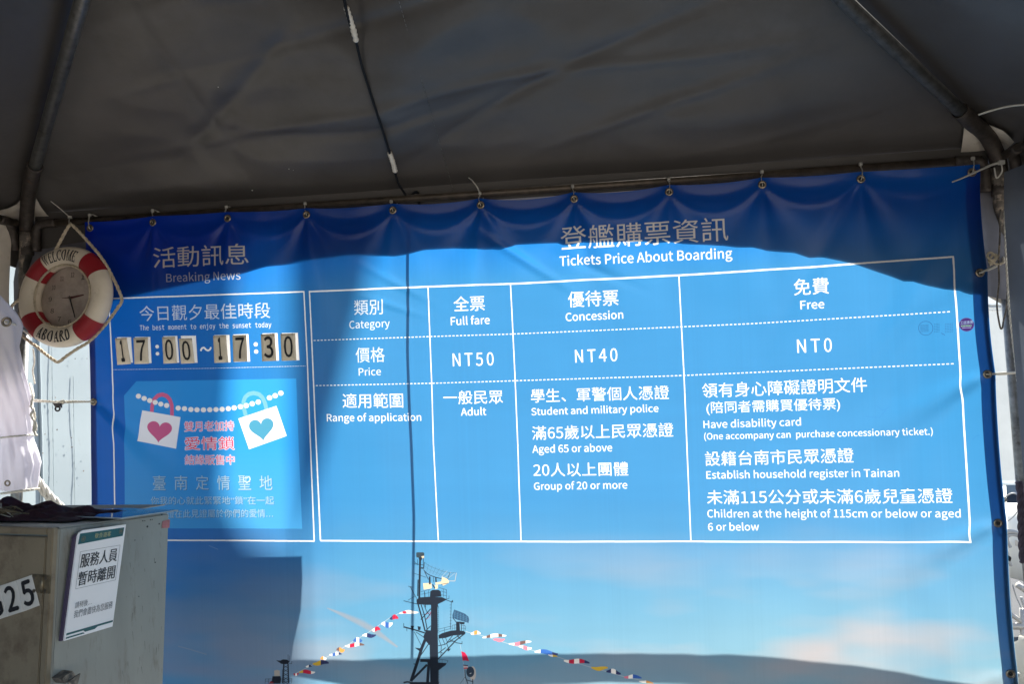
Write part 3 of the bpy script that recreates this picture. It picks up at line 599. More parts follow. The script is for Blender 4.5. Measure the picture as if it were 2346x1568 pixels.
def banner_mat(name, use_img=True, flat=(0.02, 0.16, 0.5)):
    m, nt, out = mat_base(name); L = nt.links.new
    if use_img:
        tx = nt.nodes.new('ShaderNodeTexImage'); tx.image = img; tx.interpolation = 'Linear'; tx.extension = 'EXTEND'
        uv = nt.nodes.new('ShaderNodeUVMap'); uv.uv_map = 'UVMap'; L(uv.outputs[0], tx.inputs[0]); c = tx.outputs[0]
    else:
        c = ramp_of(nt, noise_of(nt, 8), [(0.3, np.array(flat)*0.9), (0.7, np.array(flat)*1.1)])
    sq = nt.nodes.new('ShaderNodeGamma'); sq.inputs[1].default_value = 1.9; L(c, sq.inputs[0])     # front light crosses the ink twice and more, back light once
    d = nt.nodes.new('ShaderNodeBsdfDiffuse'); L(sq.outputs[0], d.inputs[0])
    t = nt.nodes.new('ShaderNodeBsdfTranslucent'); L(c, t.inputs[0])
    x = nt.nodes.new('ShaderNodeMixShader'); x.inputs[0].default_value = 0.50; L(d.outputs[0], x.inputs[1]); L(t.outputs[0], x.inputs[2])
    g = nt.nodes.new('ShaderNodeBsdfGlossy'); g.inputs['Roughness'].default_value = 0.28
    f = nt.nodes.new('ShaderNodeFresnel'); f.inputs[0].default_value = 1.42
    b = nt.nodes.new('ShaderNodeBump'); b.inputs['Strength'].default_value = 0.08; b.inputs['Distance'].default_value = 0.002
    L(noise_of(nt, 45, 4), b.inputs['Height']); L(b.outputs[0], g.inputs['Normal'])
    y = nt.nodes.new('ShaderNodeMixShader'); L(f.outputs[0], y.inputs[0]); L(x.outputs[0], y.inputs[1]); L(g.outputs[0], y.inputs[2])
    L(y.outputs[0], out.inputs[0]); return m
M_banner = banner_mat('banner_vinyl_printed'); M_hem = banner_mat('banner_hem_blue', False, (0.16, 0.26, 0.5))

# ================================================================== ground and what stands behind the tent
bm = bmesh.new(); box(bm, (-400, -400, -0.3), (400, 400, 0.0))
structure(link('ground', bm, M_ground))
bm = bmesh.new(); bm.faces.new([bm.verts.new(p) for p in ((-60, 0.4, 0.004), (60, 0.4, 0.004), (60, 45, 0.004), (-60, 45, 0.004))]); structure(link('dark_bounce_strip', bm, M_bouncestrip))  # unseen dark strip added to cut warm bounce light on the banner's back
Z0 = GZ                                            # print heights are measured from here
def W3(p): return Vector(p)

# pale blue plated hull, seen left of the banner
def hull_wall():
    root = thing('ship_hull', 'pale blue painted steel hull with weld seams behind the left edge of the banner', 'hull', (-1.75, 1.6, 0))
    a = np.array([-1.62, 4.6, 0.0]); d = np.array([-0.35, -6.4, 0.0]); L = np.hypot(d[0], d[1]); d = d/L; n = np.array([-d[1], d[0], 0])
    k = 0; x = 0.0
    for wdt in (2.2, 1.55, 0.55, 1.0, 1.5):
        bm = bmesh.new(); x1 = min(x+wdt, L)
        def f(u, v, x=x, x1=x1):
            q = a + d*(x + (x1-x)*u) + n*(0.012*math.sin(u*PI)*math.sin(v*5*PI)**2 + 0.006*mnoise.noise(Vector((x+u*3, v*6, 2)))); return (q[0], q[1], v*3.15)
        sheet(bm, f, 14, 26); link('plate', bm, M_hull, root, True)
        if x1 < L-0.01:
            bm = bmesh.new(); pts = [a + d*(x1 + 0.004*mnoise.noise(Vector((z*9, x1, 0)))) + n*0.006 + np.array([0, 0, z]) for z in np.linspace(0, 3.15, 70)]
            tube(bm, pts, [0.007 + 0.004*abs(mnoise.noise(Vector((i*0.9, x1, 4)))) for i in range(70)], 6); link('weld_seam', bm, M_hull, root, True)
        x = x1
    bm = bmesh.new(); b0 = a - n*0.25
    slab(bm, [tuple(a - n*0.03), tuple(a + d*L - n*0.03), tuple(a + d*L - n*0.25), tuple(b0)], (0, 0, 3.14)); recalc(bm); link('frame', bm, M_grey, root)
hull_wall()
HA = np.array([-1.62, 4.6, 0.0]); HN = np.array([6.4, -0.35, 0.0])/math.hypot(6.4, 0.35)
hull = bpy.data.objects['ship_hull']
for x0, x1, ya, yb in ((118, 124, 740, 1180), (168, 172, 860, 1180)):
    bm = bmesh.new(); ys_ = np.linspace(ya, yb, 60); tube(bm, [on_plane(x0+(x1-x0)*k/59 + 0.7*mnoise.noise(Vector((k*0.5, x0, 0))), y, HA + HN*0.0075, HN) for k, y in enumerate(ys_)], [0.0012 + 0.0028*max(0, mnoise.noise(Vector((k*0.9, x0, 5)))) for k in range(60)], 6); link('weld_seam', bm, M_hull, hull, True)
for k in range(34):
    q = on_plane(random.uniform(70, 205), random.uniform(760, 1170), HA + HN*0.016, HN); bm = bmesh.new(); disc(bm, q, HN, random.uniform(0.002, 0.005), 0.001, 7); link('paint_blister', bm, M_hull if k % 3 else M_rust, hull)

# deck house far along the sun's path: its tower shades the left of the banner softly
def far_quad(pts, Y, z_lo_extra=0.0):
    return [to_sun(P(x, y, 0.0), Y) for x, y in pts]
ship = thing('ship_superstructure', 'grey deckhouse and funnel of the ship rising far behind the banner', 'ship', (0, 8, 0))
YF = 8.0
def far_prism(name, quad, depth, m):
    bm = bmesh.new(); q = far_quad(quad, YF); q[-1] = np.array([q[-1][0], YF, 0.0]); q[-2] = np.array([q[-2][0], YF, 0.0])
    slab(bm, [tuple(p) for p in q], tuple(SUNV*depth)); recalc(bm); return link(name, bm, m, ship)
far_prism('deckhouse', [(175, 380), (562, 380), (505, 1130), (560, 1235), (660, 1300), (660, 1500), (175, 1500)], 1.5, M_grey)
far_prism('funnel', [(662, 380), (905, 380), (690, 1230), (690, 1500), (618, 1500)], 1.2, M_grey)

# unseen blue sheets added behind the banner's foot, outlined to cast its shadows
def near_prism(name, pts, Y, th, m, label, cat):
    bm = bmesh.new(); q = [to_sun(P(x, y, 0.0), Y) for x, y in pts]
    bm.faces.new([bm.verts.new(Vector(p)) for p in q]); bmesh.ops.triangulate(bm, faces=bm.faces); o = link(name, bm, m); tag(o, label, cat); return o
near_prism('shadow_tarpaulin', [(300, 1279), (600, 1277), (691, 1276), (693, 1330), (689, 1400), (682, 1432), (671, 1480), (664, 1530), (664, 1700), (300, 1700)], 0.55, 0.02, M_tarp, 'unseen blue tarpaulin added behind the lower left of the banner to cast its hard shadow', 'tarpaulin')
up = [(560, 1520), (662, 1517), (760, 1513), (900, 1508), (1080, 1502), (1250, 1497), (1400, 1495.5), (1560, 1497), (1700, 1503), (1850, 1514), (1960, 1527), (2060, 1541), (2180, 1562), (2300, 1590)]
dn = [(2300, 1640), (2100, 1615), (1900, 1592), (1700, 1574), (1560, 1566), (1400, 1562), (1250, 1568), (1080, 1582), (900, 1580), (780, 1569), (662, 1553), (560, 1545)]
near_prism('shadow_arch_sheet', up + dn, 0.60, 0.03, M_tarp, 'unseen blue arched sheet added behind the foot of the banner to cast its curved shadow', 'cover')

# white deck gear in the gap right of the banner
root = thing('white_screen', 'glowing white vinyl screen with a heart shaped wire on it, right of the banner', 'screen', tuple(P(2330, 1250, 1.55)*np.array([1, 1, 0])))
def screen_part(name, x0, y0, x1, y1, Y, m):
    a, b2 = P(x0, y0, Y), P(x1, y1, Y); bm = bmesh.new()
    sheet(bm, lambda u, v: (a[0]+(b2[0]-a[0])*u, Y + 0.006*mnoise.noise(Vector((u*3, v*4, y0))), a[2]+(b2[2]-a[2])*v), 10, 14); return link(name, bm, m, root, True)
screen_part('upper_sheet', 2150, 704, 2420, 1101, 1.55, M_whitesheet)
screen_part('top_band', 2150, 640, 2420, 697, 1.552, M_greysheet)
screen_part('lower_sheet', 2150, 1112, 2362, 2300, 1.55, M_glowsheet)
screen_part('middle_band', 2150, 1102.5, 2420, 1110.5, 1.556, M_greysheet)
for k, y in enumerate((697, 703, 709)):
    bm = bmesh.new(); tube(bm, [P(2150, y, 1.545), P(2420, y+4, 1.545)], 0.0035, 6); link('ridge', bm, M_white, root, True)
z2c = lambda x, y, Y=1.53: P((2850+x/6.275)/FULL, (1400+y/6.275)/FULL, Y)
bm = bmesh.new(); tube(bm, catmull([z2c(*q) for q in ((440, 300), (480, 322), (525, 382), (560, 330), (620, 285), (690, 266), (760, 285), (815, 335), (838, 420), (828, 500), (780, 590), (700, 690), (592, 778))], 6), 0.0035, 6); link('heart_wire', bm, M_wire, root, True)
bm = bmesh.new(); disc(bm, z2c(527, 382, 1.535), (0, -1, 0), 0.012, 0.008, 10); link('bolt', bm, M_rust, root)
bm = bmesh.new(); q0, q1 = z2c(530, 400, 1.54), z2c(520, 1568, 1.54); tube(bm, [q0, q1], 0.004, 6); link('weld_seam', bm, M_white, root, True)
# bundle of grey cables with a black tie
root = thing('cable_bundle', 'bundle of pale grey cables looping out beside the lower right of the banner', 'cables', tuple(z2c(700, 1050, 1.3)))
for pts in (((480, 1005), (560, 985), (650, 968), (740, 985), (800, 1035), (900, 1090), (1000, 1110)), ((480, 990), (600, 962), (700, 975), (790, 1010), (900, 1060), (1000, 1075)), ((1000, 1140), (880, 1100), (760, 1045), (650, 1030), (570, 1060), (548, 1150), (560, 1290), (600, 1420), (610, 1480), (650, 1600)), ((1000, 1120), (860, 1070), (720, 1030), (620, 1040), (585, 1090), (600, 1170), (640, 1260)), ((510, 1290), (560, 1380), (590, 1460), (620, 1560))):
    bm = bmesh.new(); tube(bm, catmull([z2c(x, y, 1.3) for x, y in pts], 7), 0.009 if pts[0][0] < 1000 else 0.007, 7); link('cable', bm, M_wire, root, True)
bm = bmesh.new(); tube(bm, catmull([z2c(x, y, 1.28) for x, y in ((570, 1450), (600, 1475), (625, 1465), (620, 1450), (580, 1440), (565, 1490))], 5), 0.008, 6); tube(bm, catmull([z2c(x, y, 1.28) for x, y in ((610, 1465), (630, 1480), (628, 1510))], 4), 0.005, 6); link('black_tie', bm, M_cable, root, True)
# rounded white tank
root = thing('white_tank', 'rounded white tank with small dark marks under the grey cables', 'tank', tuple(z2c(900, 1200, 1.75)))
bm = bmesh.new(); c = z2c(1010, 1190, 1.75); prof = [(0.0, 0.20), (0.08, 0.195), (0.16, 0.175), (0.24, 0.13), (0.28, 0.06), (0.285, 0.0)]
rows = []
ax = Vector((-0.93, 0, 0.22)).normalized(); aa = Vector((0, 1, 0)); bb = ax.cross(aa)
for s, r in [(-0.3, 0.20)] + prof:
    rows.append([bm.verts.new(Vector(c) + ax*s + (aa*math.cos(2*PI*j/24) + bb*math.sin(2*PI*j/24))*max(r, 0.002)) for j in range(24)])
for i in range(len(rows)-1):
    for j in range(24): bm.faces.new((rows[i][j], rows[i][(j+1) % 24], rows[i+1][(j+1) % 24], rows[i+1][j]))
recalc(bm); link('shell', bm, M_white, root, True)
for x, y in ((750, 1180), (795, 1200), (850, 1225), (858, 1270)):
    bm = bmesh.new(); q = z2c(x, y, 1.545); box(bm, (q[0]-0.004, 1.54, q[2]-0.014), (q[0]+0.004, 1.548, q[2]+0.014)); link('mark', bm, M_strut, root)
# steel frame of struts low on the right
root = thing('steel_lattice', 'lattice of grey steel struts low in the gap right of the banner', 'lattice', tuple(P(2330, 1500, 1.2)*np.array([1, 1, 0])))
z3d = lambda x, y, Y=1.2: P((2880+x/5.223)/FULL, (1700+y/5.223)/FULL, Y)
for pts, r in ((((330, 460), (640, 690)), 0.010), (((340, 682), (760, 692)), 0.016), (((390, 1030), (600, 1230)), 0.010), (((560, 420), (580, 1700)), 0.012), (((480, 50), (660, 170)), 0.014)):
    bm = bmesh.new(); tube(bm, [z3d(*q) for q in pts], r, 10); link('strut', bm, M_strut, root, True)
bm = bmesh.new(); tube(bm, catmull([z3d(*q) for q in ((410, 50), (460, 220), (530, 380), (590, 560))], 5), 0.003, 6); link('wire', bm, M_wire, root, True)
bm = bmesh.new(); tube(bm, catmull([z3d(*q) for q in ((540, 240), (575, 350), (620, 480))], 5), 0.006, 6); link('wire', bm, M_wire, root, True)
bm = bmesh.new(); q = [z3d(*k, 1.19) for k in ((440, 1310), (500, 1312), (500, 1330), (470, 1330), (472, 1375), (452, 1375), (455, 1330))]; slab(bm, [tuple(k) for k in q], (0, 0.01, 0)); recalc(bm); link('bracket', bm, M_strut, root)
# cloudy plastic bottle
bm = bmesh.new(); pr = [(0.0, 1690), (0.075, 1680), (0.095, 1600), (0.10, 1450), (0.098, 1300), (0.085, 1150), (0.065, 1010), (0.035, 930), (0.032, 860), (0.0, 858)]
cx = z3d(660, 1300, 1.0); rows = []
for r, y in pr:
    z = z3d(660, y, 1.0)[2]; rows.append([bm.verts.new((cx[0]+max(r, .002)*math.cos(2*PI*j/24), 1.0+max(r, .002)*math.sin(2*PI*j/24), z)) for j in range(24)])
for i in range(len(rows)-1):
    for j in range(24): bm.faces.new((rows[i][j], rows[i][(j+1) % 24], rows[i+1][(j+1) % 24], rows[i+1][j]))
recalc(bm); tag(link('plastic_bottle', bm, M_bottle, None, True), 'cloudy white plastic bottle hanging by the steel struts, lower right', 'bottle')
# white wall that closes the view behind the gear
bm = bmesh.new(); slab(bm, [(1.9, 6.0, 0), (7.2, 5.0, 0), (7.2, 5.0, 1.0), (1.9, 6.0, 1.0)], (0.03, 0.1, 0)); recalc(bm)
tag(link('deck_wall', bm, M_grey), 'plain blue grey deck wall behind the white gear on the right', 'wall')

# ================================================================== the tent
tent = thing('market_tent', 'dark grey canopy tent on galvanised pipes sheltering the blue banner', 'tent', (0.57, -1.5, 0))
RY = 0.05
CL, CRn = P(60, 508, RY), P(2287, 372, RY)                       # rear corners at rail height
ZR = (CL[2]+CRn[2])/2
APEX = P(558, -1309, -1.55)
SIDE = CRn[0]-CL[0]
CL[2] = CRn[2] = ZR
FLc, FRc = np.array([CL[0], RY-SIDE*0.92, ZR]), np.array([CRn[0], RY-SIDE*0.92, ZR])
# the four roof panels, drawn tight with shallow folds
CREASE = [(0.2, 0.25, 3.4, 0.62), (0.9, 0.62, 3.3, 1.0), (0.3, 0.75, 2.4, 0.95), (1.5, 0.10, 2.9, 0.85), (1.9, 0.05, 3.1, 0.60), (0.7, 0.12, 1.5, 0.85), (2.4, 0.06, 3.3, 0.30), (1.1, 0.35, 2.0, 0.42), (0.15, 0.5, 1.2, 0.58), (1.0, 0.1, 1.05, 1.3)]
def roof_panel(a, b, seed, out, n=70):
    a, b = np.array(a, float), np.array(b, float); ap = APEX + np.array([0, 0, 0.075]); bm = bmesh.new()
    nrm = np.cross(b-a, ap-a); nrm = nrm/np.linalg.norm(nrm); nrm *= np.sign(nrm[2]); e = (b-a)/np.linalg.norm(b-a)
    rows = []
    for i in range(n+1):
        v = i/n; row = []
        for j in range(n+1):
            u = j/n; base = (a*(1-u)+b*u)*(1-v) + ap*v
            s = (base-a) @ e; hgt = v*np.linalg.norm((a+b)/2-ap); edge = min(1, 6*min(u, 1-u)*(1-v) + 0.0)*min(1, 8*v)
            q = Vector((s*0.9+seed, hgt*0.9, seed*1.7))
            fold = 0.045*math.sin(6.5*(s*0.72-hgt*0.85)+2.2*mnoise.noise(q*1.2)+seed)*max(0, mnoise.noise(q*0.8+Vector((3, 1, 0)))+0.45)
            fold += 0.030*mnoise.noise(q*1.1) + 0.006*mnoise.noise(Vector((s*2.2+seed, hgt*9.0, 4.0))) + 0.010*abs(mnoise.noise(Vector((s*4+hgt*3, hgt*4-s*2, seed))))
            if n > 100:
                for k, (x0, y0, x1, y1) in enumerate(CREASE):
                    l = math.hypot(x1-x0, y1-y0); t = ((s-x0)*(x1-x0)+(hgt-y0)*(y1-y0))/l; w = -(s-x0)*(y1-y0)/l+(hgt-y0)*(x1-x0)/l + 0.03*math.sin(t*3+k)
                    if abs(w) < 0.12 and -0.1 < t < l+0.1: fold += (0.007 if k % 2 else -0.006)*math.exp(-(w/0.022)**2)*max(0, math.sin(PI*min(max(t/l, 0), 1)))
            p = base + nrm*(0.012*edge - 0.025*edge*math.sin(PI*u) + fold*edge); row.append(bm.verts.new(p))
        rows.append(row)
    for i in range(n):
        for j in range(n):
            if i == n-1 and False: continue
            bm.faces.new((rows[i][j], rows[i][j+1], rows[i+1][j+1], rows[i+1][j]))
    bmesh.ops.remove_doubles(bm, verts=bm.verts, dist=1e-5)
    return link('roof_panel', bm, M_canopy, tent, True)
o_ = np.array([0, 0.045, 0.0]); EV = 0.045
E4 = [k + np.array([a*EV, b*EV, 0.035]) for k, a, b in ((CL, -1, 1), (CRn, 1, 1), (FRc, 1, -1), (FLc, -1, -1))]
roof_panel(E4[0], E4[1], 0.0, 1, 170); roof_panel(E4[1], E4[2], 5.3, 1); roof_panel(E4[2], E4[3], 9.1, 1); roof_panel(E4[3], E4[0], 13.7, 1)
# stitched seam of the rear panel
rear_n = np.cross(CRn-CL, APEX-CL); rear_n = rear_n/np.linalg.norm(rear_n); rear_n *= np.sign(rear_n[2])
def on_rear(px, py, off): return on_plane(px, py, CL + np.array([0, EV, 0.035]) - rear_n*off, rear_n)
bm = bmesh.new()
for s in np.arange(0, 1, 0.022):
    a = np.array([905, -30.0])*(1-s) + np.array([1042, 448.0])*s; b2 = a + (np.array([1042, 448.0])-np.array([905, -30.0]))*0.013
    tube(bm, [on_rear(*a, 0.03), on_rear(*b2, 0.03)], 0.0010, 4)
link('seam_stitch', bm, M_pipe, tent)
for x, y, r in ((500, 199, 2.2), (662, 387, 2.6), (672, 390, 1.8), (578, 436, 3.6), (857, 381, 2.0), (820, 503, 2.0)):
    bm = bmesh.new(); disc(bm, on_rear(x, y, 0.022), rear_n*-1, r*0.0007, 0.0008, 8); link('pinhole_light', bm, M_white, tent)  # white discs stand in for daylight coming through roof pinholes
# pipes
def pipe(name, pts, r, m, seg=14):
    bm = bmesh.new(); tube(bm, pts, r, seg); return link(name, bm, m, tent, True)
RAIL_R = 0.0135
pipe('rail', [CL + np.array([0.05, 0, 0]), CRn - np.array([0.05, 0, 0])], RAIL_R, M_rail)
pipe('rail', [CL - np.array([0, 0.05, 0]), FLc], RAIL_R, M_rail); pipe('rail', [CRn - np.array([0, 0.05, 0]), FRc], RAIL_R, M_rail); pipe('rail', [FLc, FRc], RAIL_R, M_rail)
def rafter(c, sl_px, side):
    k = ray(*sl_px); m = (APEX-c)/np.linalg.norm(APEX-c); w0 = CAM-c; kd = k @ m   # point of the sight line nearest the hip line
    s0 = CAM + k*((kd*(m @ w0) - k @ w0)/(1-kd*kd))
    top = APEX.copy(); d = (top-s0)/np.linalg.norm(top-s0)
    pipe('rafter', [s0 - d*0.04, top], 0.019, M_pipe)
    mid = s0 - d*0.10
    pts = catmull([s0 + d*0.012, s0 - d*0.06, mid*0.55 + np.array([c[0], c[1], c[2]+0.045])*0.45, np.array([c[0], c[1], c[2]-0.01]), np.array([c[0], c[1], c[2]-0.12])], 6)
    pipe('corner_joint', pts, 0.0245, M_joint)
    bm = bmesh.new(); ring(bm, s0 + d*0.012, d, 0.0225, 0.0035, 18, 6); link('joint_collar', bm, M_joint, tent, True)
    return s0
sL = rafter(CL, (79, 385), -1); sR = rafter(CRn, (2205, 259), 1)
pipe('rafter', [FLc, APEX], 0.019, M_pipe); pipe('rafter', [FRc, APEX], 0.019, M_pipe)
for c, s in ((CL, 1), (CRn, -1)):                               # bent rail sockets hugging the post
    pipe('rail_socket', catmull([c + np.array([s*0.13, 0.0, 0]), c + np.array([s*0.075, 0, 0.0]), c + np.array([s*0.048, 0, -0.015]), c + np.array([s*0.042, 0, -0.05]), c + np.array([s*0.042, 0, -0.105])], 6), 0.0165, M_joint)
    pipe('rail_socket', catmull([c + np.array([0, -0.13, 0]), c + np.array([-s*0.008, -0.075, 0.0]), c + np.array([-s*0.03, -0.04, -0.015]), c + np.array([-s*0.042, -0.02, -0.05]), c + np.array([-s*0.042, -0.01, -0.10])], 6), 0.0165, M_joint)
PLb = P(37, 1145, RY); PRb = P(2340, 1050, RY)
def post(c, foot, m):
    f = c + (foot-c)*(c[2]/(c[2]-foot[2])); return pipe('post', [c + np.array([0, 0, -0.10]), np.array([c[0]*0.35+f[0]*0.65, c[1], c[2]*0.35]), f], 0.0205, m, 18)
post(CL, PLb, M_pipe); post(CRn, PRb, M_pipe)
for c, ft in ((CL, PLb), (CRn, PRb)):                            # corroded sleeve under the joint
    bm = bmesh.new(); t1 = c + (ft-c)*0.34
    pts = [c + np.array([0, 0, -0.03]) + (t1-c)*s for s in np.linspace(0, 1, 14)]
    tube(bm, pts, [0.0225 + 0.0025*mnoise.noise(Vector((i*0.9, c[0], 0))) for i in range(14)], 14); link('post_sleeve', bm, M_rust, tent, True)
# rear valance: hangs behind the rail, its arched hem throws the shadow across the banner
ARCH_F = [(100, 965), (160, 935), (250, 905), (350, 880), (496.7, 849), (619.4, 823.4), (704.7, 805.3), (745.6, 792.7), (779.7, 784), (830.9, 779), (880, 771), (1000, 755), (1068, 752), (1150, 754), (1191, 747), (1238.7, 735), (1327, 730), (1409, 734), (1484, 728.5), (1504.7, 720), (1627, 714), (1640, 720), (1660, 722), (1706, 712.5), (1802, 712), (1888, 710), (1901, 716.7), (1955, 712), (1993.5, 716.7), (2121, 723), (2150, 727), (2200, 728), (2238.8, 738), (2319, 743), (2364, 758), (2403, 756), (2453.6, 767), (2498, 777.6), (2558, 798.5), (2602.8, 813), (2641.6, 827.7), (2665.5, 826.8), (2707, 838.7), (2761, 850.7), (2802.8, 853.7), (2826.6, 864), (2883, 872), (2935, 884)]
VY = 0.094
VB = 0.012
hem = [to_sun(FP(x, y, 0.0), VB) for x, y in ARCH_F]
hx = np.array([h[0] for h in hem]); hz = np.array([h[2] for h in hem])
# side valances
for c, f_, s in ((CL, FLc, -1), (CRn, FRc, 1)):
    bm = bmesh.new(); sheet(bm, lambda u, v: (c[0]+s*(0.044+0.01*math.sin(u*30)*v), c[1]+0.044+(f_[1]-c[1])*u, ZR+0.05-v*(0.22-0.03*math.sin(u*PI*8)**2)), 60, 4); link('valance', bm, M_canopy, tent, True)
# beige corner patches (inner side of the cloth)
def patch(pts, fn, name='corner_patch'):
    bm = bmesh.new(); vs = [bm.verts.new(Vector(fn(*p))) for p in pts]; bm.faces.new(vs); recalc(bm)
    bmesh.ops.triangulate(bm, faces=bm.faces); bmesh.ops.subdivide_edges(bm, edges=bm.edges, cuts=3, use_grid_fill=True)
    for v in bm.verts: v.co += Vector((0, -1, 0))*0.006*mnoise.noise(v.co*16)
    return link(name, bm, M_patch, tent, True)
zs = 5.226
zr = lambda pts: [((2700+x/zs)/FULL, (300+y/zs)/FULL) for x, y in pts]
patch(zr([(612, 335), (600, 480), (575, 650), (553, 878), (760, 872), (905, 862), (1100, 980), (1180, 900), (1000, 560), (800, 420)]), lambda x, y: on_rear(x, y, 0.012))
rt_n = np.cross(FRc-CRn, APEX-CRn); rt_n = rt_n/np.linalg.norm(rt_n); rt_n *= np.sign(rt_n[2])
lf_n = np.cross(FLc-CL, APEX-CL); lf_n = lf_n/np.linalg.norm(lf_n); lf_n *= np.sign(lf_n[2])
patch(zr([(700, 120), (735, 148), (840, 245), (1000, 340), (1200, 430), (1300, 510), (1375, 600), (1250, 720), (1150, 760)]), lambda x, y: on_plane(x, y, CRn + np.array([EV, 0, 0.035]) - rt_n*0.012, rt_n))
bm = bmesh.new()
def pr_(u, v):     # below the rail, right corner: a bag-like flap
    zb = np.interp(u, [0, 0.3, 0.55, 0.8, 1], [690, 702, 694, 700, 708])
    yb = np.interp(u, [0, 0.35, 0.65, 0.85, 1], [668, 684, 697, 704, 700])
    x = 2236 + (2312-2236)*u; y = 378 + (yb-378)*v
    p = P(x + 10*v, y, 0.074); return (p[0], p[1]+0.004+0.007*mnoise.noise(Vector((u*4, v*7, 3))), p[2])
sheet(bm, pr_, 16, 36); link('corner_patch', bm, M_patch, tent, True)
bm = bmesh.new()
for y in (652, 661):
    tube(bm, [P(2236+76*u+10, y + (0 if u < .5 else 10*(u-.5)), 0.063) for u in np.linspace(0, 1, 12)], 0.0016, 5)
link('seam_stitch', bm, M_joint, tent, True)
# left corner
patch([(47, 455), (66, 448), (78, 446), (92, 470), (108, 492), (129, 508), (128, 516), (70, 516), (45, 520)], lambda x, y: on_rear(x, y, 0.012))
patch([(62, 440), (48, 455), (38, 468), (18, 478), (-10, 484), (-10, 520), (40, 526), (60, 520)], lambda x, y: on_plane(x, y, CL + np.array([-EV, 0, 0.035]) - lf_n*0.012, lf_n))
bm = bmesh.new()
def pl_(u, v):
    x = 40 + (129-40)*u; y0 = 518; y1 = np.interp(u, [0, 0.25, 0.6, 1], [772, 770, 740, 700]); p = P(x, y0+(y1-y0)*v, 0.074)
    return (p[0], p[1]+0.006*mnoise.noise(Vector((u*4, v*6, 8))), p[2])
sheet(bm, pl_, 16, 30); link('corner_patch', bm, M_patch, tent, True)
# left side cloth, close to the post
bm = bmesh.new()
def ls_(u, v):
    p0 = np.array([CL[0]-0.035, CL[1]-0.03, ZR-0.01]); y = p0[1]-1.0*u; z = p0[2]-v*(0.64+0.05*math.sin(u*9))
    return (p0[0]-0.02*math.sin(v*3)+0.008*mnoise.noise(Vector((u*8, v*4, 1))), y, z)
sheet(bm, ls_, 30, 16); link('side_flap', bm, M_patch, tent, True)
# unseen left wall cloth up to the front post, added to block side light
bm = bmesh.new(); sheet(bm, lambda u, v: (CL[0]-0.05-0.02*math.sin(u*31)*min(1, v*4), CL[1]-0.95-u*(CL[1]-0.95-FLc[1]), (ZR+0.03)*(1-v)+0.05*v), 80, 10); link('side_wall', bm, M_sidewall, tent, True)
# right side wall cloth
bm = bmesh.new(); WY = np.array([470, 700, 850, 980, 1100, 1500, 2300.0]); WX = np.array([2300, 2314, 2327, 2336, 2346, 2380, 2450.0])
def rw(u, v):
    y = 395 + 1700*v; e = P(np.interp(y, WY, WX), y, RY - 0.06); k = min(1, u*6)
    return (e[0] + 0.05*u + k*(0.014*math.sin(u*17+v*2)*min(1, v*4+0.2)) + 0.012*mnoise.noise(Vector((u*7, v*5, 0)))*k, e[1] - 0.95*u, e[2])
sheet(bm, rw, 100, 60); link('side_wall', bm, M_sidewall, tent, True)

# ================================================================== the banner
TOPG = [(264, 667), (449.6, 651), (668, 639), (897, 628), (1148.7, 615), (1405, 599.6), (1677.7, 581.7), (1955, 561), (2226.8, 540), (2516, 522.8), (2840, 503.7)]
RIGHTG = [(2863, 797.5), (2883, 1094), (2912, 1528), (2949, 1968)]
LEFTG = [(274.5, 1175)]
g_top = [FP(x, y, 0) for x, y in TOPG]; g_r = [FP(x, y, 0) for x, y in RIGHTG]; g_l = [FP(x, y, 0) for x, y in LEFTG]
gx = np.array([g[0] for g in g_top]); gz = np.array([g[2] for g in g_top])
ZB = GZ - 1.47
def ztop(x):
    k = int(np.clip(np.searchsorted(gx, x)-1, 0, len(gx)-2)); u = np.clip((x-gx[k])/(gx[k+1]-gx[k]), 0, 1)
    sag = (0.004, 0.003, 0.005, 0.007, 0.010, 0.015, 0.012, 0.008, 0.005, 0.002)[k]
    return np.interp(x, gx, gz) + 0.0245 - sag*4*u*(1-u)
def xl(z): return -0.889 - 0.003*math.sin((z-GZ)*4)
def xr(z):
    s = 0.0
    gr = [g_top[-1][2]] + [g[2] for g in g_r]
    for a, b2 in zip(gr[:-1], gr[1:]):
        if b2 <= z <= a: t = (a-z)/(a-b2); s = 0.006*4*t*(1-t)
    return np.interp(z, [ZB, GZ+0.3], [2.276, 2.236]) - s
AMP = [0.002, 0.007, 0.0055, 0.005, 0.004, 0.0085, 0.008, 0.0045, 0.006, 0.004, 0.002]
SWAG_A = 0.0036
SWAG = [0.03, 0.055, 0.06, 0.065, 0.06, 0.055, 0.06, 0.065, 0.06, 0.05]
